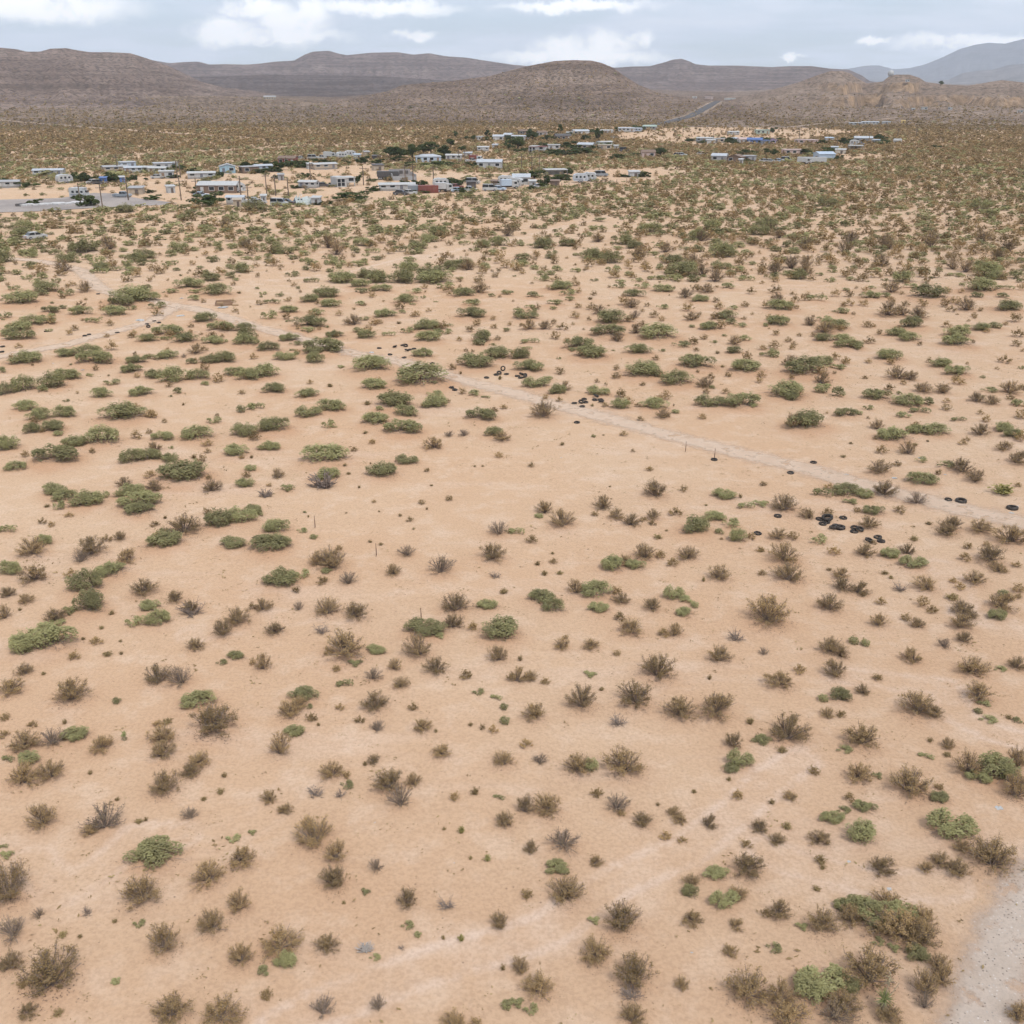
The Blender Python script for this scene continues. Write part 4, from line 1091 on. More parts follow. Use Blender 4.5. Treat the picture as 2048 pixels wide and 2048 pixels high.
creos = [q for q in sorted_kind('c')][:300]
for q in creos:
    SOLO.add(id(q))
    a, b = prng.choice(CREO)
    w = q['w']
    size = word_size(w, ('small', .95), ('knee-high', 1.35), 'broad') if w < 1.9 else 'large'
    label = spot(q['u'], q['v'], f"{size} olive-brown creosote bush on sand")
    root = tag(link("creosote_bush", None), label, 'bush', 'creosote bushes on the sand')
    place(root, q, w * 1.30, w * 1.30 * prng.uniform(.85, 1.1), q['h'] * prng.uniform(.98, 1.15))
    link("foliage", a, root); link("stems", b, root); tag(link("litter_contact_shade", prng.choice(LIT_C), root), kind='stuff')
for q in sorted_kind('s'):
    SOLO.add(id(q))
    a, b = prng.choice(GREY)
    label = spot(q['u'], q['v'], "sparse grey-brown twiggy shrub on sand")
    root = tag(link("twiggy_shrub", None), label, 'shrub', 'sparse twiggy shrubs')
    place(root, q, q['w'] * 1.25, q['w'] * 1.25, q['h'])
    link("foliage", a, root); link("stems", b, root)
for q in sorted_kind('g')[:300]:
    SOLO.add(id(q))
    a, b = prng.choice(MESQ)
    w = q['w']
    size = word_size(w, ('small', 1.4), ('rounded', 2.6), 'broad') if w < 4.5 else 'long'
    label = spot(q['u'], q['v'], f"{size} green mesquite mound on sand")
    root = tag(link("mesquite_mound", None), label, 'bush', 'green mesquite mounds on the sand')
    place(root, q, w * 1.28, w * prng.uniform(.85, 1.10), q['h'] * 1.25)
    link("foliage", a, root); link("stems", b, root); tag(link("litter_contact_shade", prng.choice(LIT_G), root), kind='stuff')
for q in sorted_kind('t') + sorted_kind('y'):
    SOLO.add(id(q))
    yel = q['kind'] == 'y'
    label = spot(q['u'], q['v'], "yellow-green grass clump on sand" if yel else "tiny dry tuft on bare sand")
    o = tag(link("grass_clump" if yel else "dry_tuft", prng.choice(YGRS if yel else TUFT)), label, 'grass' if yel else 'tuft', 'yellow grass clumps' if yel else 'small dry tufts')
    place(o, q, q['w'], q['w'], q['h'])
for q in sorted_kind('w'):
    SOLO.add(id(q))
    label = spot(q['u'], q['v'], "dead grey twigs of a withered shrub on sand")
    o = tag(link("dead_shrub", prng.choice(DEAD)), label, 'dead shrub', 'withered shrubs')
    place(o, q, q['w'] * 1.1, q['w'] * 1.1, q['w'] * .7)
DSPEC = [("pale bleached heap of dead yucca leaves on the sand", M_PALEDEAD), ("dark heap of dead branches below a green mesquite mound", M_DEAD), ("low grey heap of dead branches at the lot corner", M_DEAD)]
for q, (label, mm) in zip([q for q in PLANTS if q['kind'] == 'd'], DSPEC):
    SOLO.add(id(q))
    V, F = dead_twigs(560 + len(SOLO), 42, .42, 2.2)
    V[:, 1] *= .6
    me = make_mesh("dead_branches", V * np.array([q['w'] * 1.1, q['w'] * 1.1, q['w'] * .75]), F, mm)
    o = tag(link("dead_branch_heap", me, None, (q['x'], q['y'], q['z'])), label, 'dead wood')


# ------------------------------------------------------------------ the rest of the scrub, too many to tell apart
def mass(name, plants, protos, mat, label, cat, dz=0.):
    Vs, Fs, T, Rn = [], [], [], []
    o = 0
    idx = rng.integers(0, len(protos), len(plants))
    A = np.array([[q['x'], q['y'], q['z'], q['w'], q['h'], q['kind'] == 'g'] for q in plants])
    rot = rng.uniform(-math.pi, math.pi, len(plants)); rot = np.where(A[:, 5] > 0, rot * .12, rot)
    rn = rng.uniform(0, 1, len(plants))
    for k, (V, F, t) in enumerate(protos):
        s = np.nonzero(idx == k)[0]
        if not len(s):
            continue
        n = len(s)
        sx = np.where(A[s, 5] > 0, 1.2, 1.25) * A[s, 3]; sy = np.where(A[s, 5] > 0, .88, 1.2) * A[s, 3]
        c, si = np.cos(rot[s]), np.sin(rot[s])
        X = V[None, :, 0] * sx[:, None]; Y = V[None, :, 1] * sy[:, None]; Z = V[None, :, 2] * A[s, 4][:, None] * 1.05
        P = np.stack([X * c[:, None] - Y * si[:, None] + A[s, 0][:, None], X * si[:, None] + Y * c[:, None] + A[s, 1][:, None], Z + A[s, 2][:, None] + dz], -1)
        Vs.append(P.reshape(-1, 3))
        Fs.append((F[None] + (np.arange(n) * len(V))[:, None, None] + o).reshape(-1, 4))
        T.append(np.tile(t, n)); Rn.append(np.repeat(rn[s], len(V)))
        o += n * len(V)
    me = make_mesh(name, np.concatenate(Vs), np.concatenate(Fs), mat, {'tint': np.concatenate(T), 'rnd': np.concatenate(Rn)})
    return tag(link(name, me), label, cat, kind='stuff')


def sparse_dome(seed, n, leaf):
    r2 = np.random.default_rng(seed)
    d = unit(r2.normal(0, 1, (n, 3))); d[:, 2] = np.abs(d[:, 2])
    P = d * np.array([.42, .42, .85]) * r2.uniform(.45, 1.1, (n, 1))
    V, F, t_ = leaf_quads(P, d + np.array([0, 0, .5]), leaf, r2, 1.5)
    return V, F, t_ * .55


def lod(kind, nl, leaf, k, seed):
    out = []
    for i in range(k):
        if kind == 'c' and nl < 120:
            out.append(sparse_dome(seed + i, nl, leaf)); continue
        f = mesquite(seed + i, nl, leaf, 7 + i % 4, False)[0] if kind == 'g' else creosote(seed + i, max(6, min(26, nl // 8)), nl, leaf)[0]
        out.append(f)
    return out


rest = [q for q in PLANTS if id(q) not in SOLO and q['kind'] in 'cg']
for kind, mat, nm, lab in (('g', M_MESQ, 'mesquite_scrub', 'far green mesquite scrub'), ('c', M_CREO, 'creosote_scrub', 'far olive-brown creosote scrub')):
    bands = [(0, 230, 330 if kind == 'g' else 260, .074, 'in the middle distance'), (230, 400, 95 if kind == 'g' else 75, .14, 'short of the village'),
             (400, 600, 36 if kind == 'g' else 30, .20, 'around the village'), (600, 930, 11 if kind == 'g' else 10, .36, 'beyond the village'), (930, 3000, 6, .44, 'at the foot of the hills')]
    for lo, hi, nl, leaf, where in bands:
        sel = [q for q in rest if q['kind'] == kind and lo <= math.hypot(q['x'], q['y']) < hi]
        if sel:
            mass(nm, sel, lod(kind, nl, leaf, 6, 700 + lo + ord(kind)), mat, f"{lab} {where}", 'scrub')

# dry litter: countless little sprigs and grass blades on the sand
NS = 10000
sr = np.sqrt(rng.uniform(24 ** 2, 190 ** 2, NS * 3)); sa = rng.uniform(-HALF, HALF, NS * 3)
sx_, sy_ = sr * np.sin(sa), sr * np.cos(sa)
ok = (fbm(sx_ / 9, sy_ / 9, 5, 3) > rng.uniform(-.2, .25, NS * 3))
for P, w in [(W_MAIN, 2.2), (W_LEFT, 1.8), (W_FAINT[0][0], 1.0)]:
    ok &= line_dist(sx_, sy_, P) > w
sx_, sy_ = sx_[ok][:NS], sy_[ok][:NS]
sz_ = land(sx_, sy_)
sp = []
for i in range(6):
    r2 = np.random.default_rng(900 + i); n = 5
    P = np.column_stack([r2.normal(0, .45, n), r2.normal(0, .45, n), r2.uniform(.0, .35, n)])
    sp.append(leaf_quads(P, np.tile([0, 0, .6], (n, 1)), .15, r2, 2.4))
sprigs = [dict(x=a, y=b, z=c, w=w, h=w * .5, kind='t') for a, b, c, w in zip(sx_, sy_, sz_, np.clip(rng.lognormal(math.log(.20), .5, len(sx_)), .1, .6))]
mass("dry_sprigs", sprigs, sp, M_TUFT, "scattered dry sprigs and litter on the sand", "sprigs")

# ------------------------------------------------------------------ simple solids for built things
def prism(profile, y0, y1):
    """extrude an (x,z) outline along y"""
    p = np.asarray(profile, float); n = len(p)
    V = np.concatenate([np.column_stack([p[:, 0], np.full(n, y0), p[:, 1]]), np.column_stack([p[:, 0], np.full(n, y1), p[:, 1]])])
    F = [list(range(n)), list(range(2 * n - 1, n - 1, -1))] + [[i + n, (i + 1) % n + n, (i + 1) % n, i] for i in range(n)]
    return V, F


def box(cx, cy, z0, sx, sy, sz):
    return prism([(cx - sx / 2, z0), (cx + sx / 2, z0), (cx + sx / 2, z0 + sz), (cx - sx / 2, z0 + sz)], cy - sy / 2, cy + sy / 2)


def disc(cx, cy, cz, r, w, axis='y', n=14):
    a = np.linspace(0, 2 * np.pi, n, endpoint=False)
    if axis == 'y':
        A = np.column_stack([cx + r * np.cos(a), np.full(n, cy - w / 2), cz + r * np.sin(a)])
        B = A + np.array([0, w, 0])
    else:
        A = np.column_stack([cx + r * np.cos(a), cy + r * np.sin(a), np.full(n, cz)])
        B = A + np.array([0, 0, w])
    V = np.concatenate([A, B])
    F = [list(range(n)), list(range(2 * n - 1, n - 1, -1))] + [[i, i + n, (i + 1) % n + n, (i + 1) % n] for i in range(n)]
    return V, F


def solid(name, pieces, mat, parent=None, smooth_=False):
    Vs = []; Fs = []; o = 0
    for V, F in pieces:
        Vs.append(V); Fs += [[i + o for i in f] for f in F]; o += len(V)
    me = bpy.data.meshes.new(name)
    me.from_pydata(np.concatenate(Vs).tolist(), [], Fs)
    me.materials.append(mat)
    me.update()
    return link(name, me, parent)


_pm = {}


def paint(col, rough=.7, metal=0., grime=.45):
    key = (col, rough, metal)
    if key not in _pm:
        m = new_mat("paint"); t = NT(m)
        n1 = t.noise(t.pos(), .9, 5, .6); n2 = t.noise(t.pos((3., 3., .4)), 1.0, 4, .6)
        c = t.mix(t.math('MULTIPLY', t.rng(n1, .45, .75), grime), col, tuple(x * .55 + .06 for x in col))
        c = t.mix(t.math('MULTIPLY', t.rng(n2, .5, .75), grime), c, (0.36, 0.26, 0.19))
        t.out(t.principled(c, rough, metal))
        _pm[key] = m
    return _pm[key]


GLASS = None
m = new_mat("dark_window_glass"); t = NT(m); t.out(t.principled((0.035, 0.04, 0.045), .12, 0., None, .6)); GLASS = m
m = new_mat("black_rubber"); t = NT(m)
t.out(t.principled(t.mix(t.rng(t.noise(t.pos(), 7., 3, .6), .35, .7), (0.028, 0.026, 0.025), (0.13, 0.105, 0.085)), .75)); RUBBER = m
COLS = dict(W=(.54, .53, .505), C=(.66, .60, .50), T=(.50, .41, .31), B=(.24, .165, .12), G=(.42, .41, .40), L=(.36, .52, .60), D=(.12, .11, .105), P=(.60, .45, .40),
            R=(.26, .085, .065), N=(.42, .50, .42), S=(.52, .54, .56), U=(.12, .20, .42), Y=(.75, .52, .20), K=(.50, .58, .66), V=(.50, .40, .55), M=(.30, .32, .34))


def base_of(u, v, wpx):
    p = at(u, v)
    d = math.hypot(p[0], p[1])
    depth = p[1] * math.cos(PITCH) + (CAM_Z - p[2]) * math.sin(PITCH)
    return p, depth / FPX, math.atan2(p[0], p[1])


vr = random.Random(21)


def openings(root, W, Dp, H, z0, n, door=True, both=True, wall_y=None):
    """windows and a door on the camera side, a window on each end"""
    y = -Dp / 2
    fr = paint((.72, .72, .70), .5)
    slots = n + (1 if door else 0)
    dpos = vr.randrange(slots) if door else -1
    for i in range(slots):
        x = -W / 2 + W * (i + .5) / slots
        if i == dpos:
            d = solid("door", [box(x, y - .03, z0 + .05, .95, .06, min(2.05, H * .8))], paint(vr.choice([(.30, .2, .14), (.6, .58, .55), (.2, .2, .22)])), root)
            solid("handle", [box(x + .34, y - .09, z0 + 1.0, .08, .06, .05)], fr, d)
        else:
            ww = min(1.5, W / slots * .55); hh = min(1.1, H * .42)
            w_ = solid("window", [box(x, y - .025, z0 + H * .42, ww, .05, hh)], GLASS, root)
            solid("frame", [box(x, y - .035, z0 + H * .42 - .09, ww + .18, .07, .09), box(x, y - .035, z0 + H * .42 + hh, ww + .18, .07, .09),
                            box(x - ww / 2 - .045, y - .035, z0 + H * .42, .09, .07, hh), box(x + ww / 2 + .045, y - .035, z0 + H * .42, .09, .07, hh)], fr, w_)
    if both:
        for sgn in (-1, 1):
            solid("window", [box(sgn * (W / 2 + .02), 0, z0 + H * .42, .05, min(1.2, Dp * .3), min(1., H * .38))], GLASS, root)


def roof_part(root, kind, W, Dp, z, rise, mat):
    ov = .28
    if kind == 'flat':
        return solid("roof", [box(0, 0, z, W + 2 * ov, Dp + 2 * ov, .16)], mat, root)
    if kind == 'shed':
        V, F = prism([(-Dp / 2 - ov, z), (Dp / 2 + ov, z + rise), (Dp / 2 + ov, z + rise + .14), (-Dp / 2 - ov, z + .14)], -W / 2 - ov, W / 2 + ov)
        V = V[:, [1, 0, 2]]
        return solid("roof", [(V, F)], mat, root)
    if kind == 'gable':
        V, F = prism([(-Dp / 2 - ov, z), (0, z + rise), (Dp / 2 + ov, z), (Dp / 2 + ov, z + .12), (0, z + rise + .14), (-Dp / 2 - ov, z + .12)], -W / 2 - ov, W / 2 + ov)
        r = solid("roof", [(V[:, [1, 0, 2]], F)], mat, root)
        return r
    if kind == 'front':       # gable end towards the viewer
        V, F = prism([(-W / 2 - ov, z), (0, z + rise), (W / 2 + ov, z), (W / 2 + ov, z + .12), (0, z + rise + .14), (-W / 2 - ov, z + .12)], -Dp / 2 - ov, Dp / 2 + ov)
        return solid("roof", [(V, F)], mat, root)
    if kind == 'hip':
        a, b = W / 2 + ov, Dp / 2 + ov; k = max(a - b, .3)
        V = np.array([(-a, -b, z), (a, -b, z), (a, b, z), (-a, b, z), (-k, 0, z + rise), (k, 0, z + rise)])
        return solid("roof", [(V, [[0, 1, 5, 4], [2, 3, 4, 5], [1, 2, 5], [3, 0, 4], [3, 2, 1, 0]])], mat, root)


def gable_wall(W, Dp, z, rise, front=False):
    if front:
        return prism([(-W / 2, z), (W / 2, z), (0, z + rise)], -Dp / 2, Dp / 2)
    V, F = prism([(-Dp / 2, z), (Dp / 2, z), (0, z + rise)], -W / 2, W / 2)
    return V[:, [1, 0, 2]], F


def settle(name, u, v, wpx, cat, label, group=None, yaw=None, push=0.):
    p, s, az = base_of(u, v, wpx)
    q = p + np.array([math.sin(az), math.cos(az), 0]) * push
    q[2] = float(land(q[0], q[1])[0]) - .05
    root = tag(link(name, None, None, tuple(q)), spot(u, v, label), cat, group)
    root.rotation_euler = (0, 0, -az + (vr.uniform(-.35, .35) if yaw is None else yaw))
    return root, s


def house(kind, u, v, wpx, hpx, wall, roof, label, yaw=None):
    p, s, az = base_of(u, v, wpx)
    W = wpx * s; Ht = max(hpx * s, 2.2)
    wm = paint(COLS[wall]); rm = paint(COLS[roof], .6, .0, .35)
    if kind == 'trailer':
        Dp = min(4.6, W * .6); root, s = settle("mobile_home", u, v, wpx, "mobile home", label, "homes of the village", yaw, Dp / 2)
        H = min(Ht * .84, 3.1)
        solid("skirting", [box(0, 0, -.2, W * .985, Dp * .96, .75)], paint((.40, .36, .32)), root)
        solid("wall", [box(0, 0, .55, W, Dp, H - .55)], wm, root)
        roof_part(root, 'gable', W, Dp, H, max(.45, Ht - H), rm)
        openings(root, W, Dp, H - .5, .6, max(2, int(W / 3.2)))
        solid("step", [box(0, -Dp / 2 - .45, -.1, 1.1, .9, .4)], paint((.38, .36, .34)), root)
    elif kind in ('house', 'hip', 'front', 'flat'):
        Dp = min(9., max(5., W * .6)); root, s = settle("house", u, v, wpx, "house", label, "homes of the village", yaw, Dp / 2)
        rise = max(.9, Ht * .3) if kind != 'flat' else 0
        H = max(2.3, Ht - rise)
        pcs = [box(0, 0, -.2, W, Dp, H + .2)]
        if kind == 'house':
            pcs.append(gable_wall(W, Dp, H, rise * .97))
        if kind == 'front':
            pcs.append(gable_wall(W, Dp, H, rise * .97, True))
        solid("wall", pcs, wm, root)
        roof_part(root, {'house': 'gable', 'hip': 'hip', 'front': 'front', 'flat': 'flat'}[kind], W, Dp, H, rise, rm)
        openings(root, W, Dp, min(H, 2.8), 0, max(1, int(W / 3.4)))
        if kind == 'hip':
            solid("chimney", [box(W * .2, .4, H + rise * .4, .5, .5, rise * .9)], paint((.4, .3, .25)), root)
    elif kind == 'tall':
        Dp = 6.; root, s = settle("two_storey_house", u, v, wpx, "house", label, "homes of the village", yaw, Dp / 2)
        solid("wall", [box(-W * .23, 0, -.2, W * .50, Dp, Ht * .95), box(W * .26, .2, Ht * .38, W * .46, Dp * .9, Ht * .42)], wm, root)
        solid("post", [box(W * .46, -Dp * .38, -.2, .25, .25, Ht * .42)], wm, root); solid("post", [box(W * .12, -Dp * .38, -.2, .25, .25, Ht * .42)], wm, root)
        solid("roof", [box(-W * .23, 0, Ht * .75, W * .53, Dp + .5, .18), box(W * .27, .2, Ht * .80, W * .5, Dp, .16)], rm, root)
        for xx in (-.36, -.16):
            for zz in (.12, .45):
                solid("window", [box(W * xx, -Dp / 2 - .03, Ht * zz, 1.0, .06, 1.0)], GLASS, root)
        solid("window", [box(W * .28, -Dp * .45 + .15, Ht * .52, 1.6, .06, .9)], GLASS, root)
    elif kind == 'shed':
        Dp = min(4., W * .9); root, s = settle("shed", u, v, wpx, "shed", label, "sheds of the village", yaw, Dp / 2)
        H = Ht * .85
        solid("wall", [box(0, 0, -.15, W, Dp, H + .1)], wm, root)
        roof_part(root, 'shed', W, Dp, H, Ht * .14, rm)
        solid("door", [box(W * .1, -Dp / 2 - .03, 0, min(1., W * .3), .06, H * .8)], paint((.16, .13, .11)), root)
    elif kind == 'barn':
        Dp = 9.; root, s = settle("metal_barn", u, v, wpx, "barn", label, None, .32, Dp / 2)
        H = Ht * .72; rise = Ht * .24; W = W * .82
        solid("wall", [box(0, 0, -.15, W, Dp, H + .15), gable_wall(W, Dp, H, rise)], wm, root)
        roof_part(root, 'gable', W, Dp, H, rise, rm)
        solid("end_wall", [box(W / 2 + .04, 0, 0, .06, Dp * .96, H)], paint(COLS['W']), root)
        solid("roller_door", [box(W / 2 + .1, -.6, 0, .06, Dp * .4, H * .8)], paint((.55, .57, .6)), root)
        for i in range(9):
            solid("rib", [box(-W / 2 + W * (i + .5) / 9, -Dp / 2 - .03, 0, .07, .06, H)], wm, root)
    elif kind == 'carport':
        Dp = 6.; root, s = settle("carport", u, v, wpx, "carport", label, None, yaw, Dp / 2)
        solid("roof", [box(0, 0, Ht * .85, W, Dp, .22)], rm, root)
        for sx in (-.47, -.16, .16, .47):
            for sy in (-.45, .45):
                solid("post", [box(W * sx, Dp * sy, -.2, .16, .16, Ht * .85 + .25)], paint(COLS['G']), root)
        solid("back_wall", [box(0, Dp * .46, -.1, W * .9, .12, Ht * .7)], wm, root)
    elif kind == 'ruin':
        Dp = 8.; root, s = settle("block_ruin", u, v, wpx, "ruin", label, None, yaw, Dp / 2)
        solid("front_wall", [box(-.08 * W, -Dp / 2, -.2, W * .82, .25, Ht * .48), box(W * .40, -Dp / 2 + .02, -.2, W * .12, .25, Ht * .38)], wm, root)
        solid("back_wall", [box(-W * .06, Dp / 2, -.2, W * .88, .25, Ht * .98), box(W * .42, Dp / 2 - .02, -.2, W * .08, .25, Ht * .7)], paint((.36, .33, .31)), root)
        solid("side_wall", [box(-W * .49, 0, -.2, .25, Dp - .3, Ht * .7)], wm, root); solid("side_wall", [box(W * .46, 0, -.2, .25, Dp - .3, Ht * .6)], wm, root)
        for i in (-.3, 0., .22):
            solid("opening", [box(W * i, Dp / 2 - .14, Ht * .45, 1.2, .06, 1.1)], paint(COLS['D']), root)
    elif kind == 'container':
        Dp = 2.6; root, s = settle("shipping_container", u, v, wpx, "container", label, "containers and box trailers", yaw or .05, Dp / 2)
        solid("body", [box(0, 0, .15, W, Dp, Ht - .2)], wm, root)
        n = max(4, int(W / .8))
        for i in range(n):
            solid("rib", [box(-W / 2 + W * (i + .5) / n, -Dp / 2 - .04, .25, W / n * .42, .08, Ht - .45)], wm, root)
        solid("roof", [box(0, 0, Ht - .05, W + .06, Dp + .06, .08)], rm, root)
    elif kind == 'tent':
        Dp = 6.; root, s = settle("collapsed_greenhouse", u, v, wpx, "greenhouse", label, None, yaw, Dp / 2)
        n = 7
        for i in range(n):
            a = np.linspace(0, math.pi, 9); x = -W / 2 + W * (i + .5) / n; k = .75 + .35 * vr.random()
            L = np.column_stack([np.full(9, x) + np.linspace(0, vr.uniform(-.8, .8), 9), -Dp / 2 * np.cos(a), Ht * k * .9 * np.sin(a)])
            V, F = tubes([L], .07, .07)
            solid("hoop", [(V, F.tolist())], paint((.62, .62, .6)), root)
        xs = np.linspace(-W / 2, W / 2, 14); a = np.linspace(0, math.pi, 9)
        V = []
        for x in xs:
            k = .62 + .3 * vr.random()
            for q in a:
                V.append((x, -Dp / 2 * math.cos(q) * .97, max(Ht * k * .85 * math.sin(q), 0)))
        solid("sheeting", [(np.array(V), grid_faces(14, 9).tolist())], paint((.56, .60, .56)), root)
    elif kind == 'tank':
        root, s = settle("storage_tank", u, v, wpx, "tank", label, None, 0., 1.5)
        n = 18; a = np.linspace(0, 2 * math.pi, n, endpoint=False); R_ = Ht * .45
        ends = [(-W / 2, .55), (-W * .44, 1.), (W * .44, 1.), (W / 2, .55)]
        V = np.array([(x, R_ * k * math.cos(q), R_ + .3 + R_ * k * math.sin(q)) for x, k in ends for q in a])
        F = [[r * n + i, r * n + (i + 1) % n, (r + 1) * n + (i + 1) % n, (r + 1) * n + i] for r in range(3) for i in range(n)] + [list(range(n)), list(range(4 * n - 1, 3 * n - 1, -1))]
        solid("shell", [(V, F)], wm, root)
        for sx in (-.3, .3):
            solid("saddle", [box(W * sx, 0, -.2, .5, R_ * 1.3, .9)], paint(COLS['G']), root)
    return root


def wheel(parent, x, y, r=.33, w=.22):
    o = solid("wheel", [disc(x, y, r, r, w)], RUBBER, parent)
    solid("rim", [disc(x, y + (-.02 if y < 0 else .02), r, r * .55, w + .02, n=10)], paint((.55, .55, .56), .4, .6), o)
    return o


def vehicle(kind, u, v, wpx, hpx, col, label, yaw=None):
    p, s, az = base_of(u, v, wpx)
    cm = paint(COLS[col], .35, 0., .12)
    names = dict(car="parked_car", pickup="pickup_truck", van="parked_van", rv="motorhome", camper="camper_trailer", semi="semi_trailer", truck="box_truck")
    cats = dict(car="car", pickup="pickup", van="van", rv="motorhome", camper="camper", semi="trailer", truck="truck")
    root, s = settle(names[kind], u, v, wpx, cats[kind], label, "vehicles in the village", yaw if yaw is not None else vr.uniform(-.5, .5), 1.)
    root.location.z += .05
    if kind in ('car', 'pickup', 'van'):
        L = 4.6 if kind != 'pickup' else 5.3; h = L / 2; wd = .9
        if kind == 'car':
            body = [(-h, .45), (-h + .1, .30), (h - .1, .30), (h, .5), (h - .05, .78), (h - 1.1, .92), (-h + .7, .95), (-h + .05, .85)]
            cab = [(-h + .55, .93), (h - 1.2, .91), (h - 1.95, 1.42), (-h + 1.15, 1.45)]
        elif kind == 'pickup':
            body = [(-h, .5), (-h + .1, .38), (h - .1, .38), (h, .6), (h - .05, .98), (h - 1.2, 1.08), (-h + .05, 1.10)]
            cab = [(-h + 2.1, 1.08), (h - 1.25, 1.07), (h - 1.8, 1.70), (-h + 2.25, 1.72)]
        else:
            body = [(-h, .45), (-h + .1, .32), (h - .1, .32), (h, .6), (h - .1, 1.0), (h - .8, 1.15), (-h, 1.15)]
            cab = [(-h + .02, 1.14), (h - .82, 1.13), (h - 1.3, 1.95), (-h + .12, 2.0)]
        solid("body", [prism(body, -wd, wd)], cm, root)
        gz_ = solid("windows", [prism(cab, -wd * .88, wd * .88)], GLASS, root)
        top = cab[3][1]
        solid("roof", [prism([(cab[3][0] - .03, top - .06), (cab[2][0] + .05, top - .09), (cab[2][0], top + .04), (cab[3][0], top + .05)], -wd * .86, wd * .86)], cm, root)
        solid("pillar", [box((cab[0][0] + cab[1][0]) / 2, -wd * .86, cab[0][1], .12, .12, top - cab[0][1])], cm, root)
        for x in (-h + .85, h - .9):
            for y in (-wd + .05, wd - .05):
                wheel(root, x, y)
        for y in (-.6, .6):
            solid("headlight", [box(h - .02, y, .62, .1, .3, .16)], paint((.85, .85, .82), .2), root)
            solid("tail_light", [box(-h + .0, y, .66, .08, .24, .16)], paint((.45, .03, .03), .3), root)
    elif kind in ('rv', 'camper'):
        L = max(5., min(9., wpx * s)); h = L / 2; wd = 1.2; H = 2.9
        if kind == 'rv':
            body = [(-h, .5), (h - .2, .5), (h, .9), (h - .15, 1.5), (h - .7, 2.2), (h - .6, H), (-h + .05, H)]
        else:
            body = [(-h + .3, .5), (h - .3, .5), (h, 1.0), (h - .05, 1.9), (h - .6, 2.7), (h - 1.2, 2.8), (-h + .9, 2.8), (-h + .2, 2.4), (-h, 1.6), (-h, .9)]
        solid("body", [prism(body, -wd, wd)], cm, root)
        solid("stripe", [box(-.1, -wd - .015, 1.0, L * .8, .03, .22)], paint((.28, .30, .36), .5), root)
        for i in range(3):
            solid("window", [box(-h * .55 + i * L * .26, -wd - .025, 1.55, L * .13, .05, .6)], GLASS, root)
        solid("door", [box(h * .45, -wd - .02, .6, .7, .05, 1.8)], paint((.66, .66, .65)), root)
        solid("window", [box(h - .2 if kind == 'rv' else h - .1, 0, 1.65, .35, 1.8, .55)], GLASS, root)
        xs = (-h * .5, h * .6) if kind == 'rv' else (-.4, .5)
        for x in xs:
            for y in (-wd + .1, wd - .1):
                wheel(root, x, y, .38, .24)
        solid("roof_vent", [box(-h * .3, 0, H - .05 if kind == 'rv' else 2.78, .8, .7, .22)], paint((.7, .7, .7)), root)
        if kind == 'camper':
            solid("hitch", [box(h + .5, 0, .45, 1.2, .12, .1)], paint(COLS['D']), root)
    elif kind in ('semi', 'truck'):
        L = max(5.5, min(14., wpx * s)); wd = 1.25; Ht = min(max(hpx * s, 2.8), 4.0)
        cabL = 2.2 if kind == 'truck' else 0
        solid("box_body", [box(-cabL / 2, 0, 1.0, L - cabL, 2 * wd, Ht - 1.0)], cm, root)
        n = max(4, int(L / 1.3))
        for i in range(n):
            solid("rib", [box(-cabL / 2 - (L - cabL) / 2 + (L - cabL) * (i + .5) / n, -wd - .02, 1.05, .08, .04, Ht - 1.1)], cm, root)
        solid("chassis", [box(0, 0, .62, L * .96, 1.0, .36)], paint(COLS['D']), root)
        if cabL:
            solid("cab", [prism([(L / 2 - 2.1, .6), (L / 2, .6), (L / 2, 1.4), (L / 2 - .5, 2.4), (L / 2 - 2.1, 2.45)], -1.1, 1.1)], paint(COLS['W'], .4), root)
            solid("window", [box(L / 2 - .95, -1.12, 1.5, .8, .05, .65)], GLASS, root); solid("window", [box(L / 2 - .22, 0, 1.6, .1, 1.9, .6)], GLASS, root)
        for x in (-L * .40, -L * .31, L * .36):
            for y in (-wd + .18, wd - .18):
                wheel(root, x, y, .48, .3)
    return root


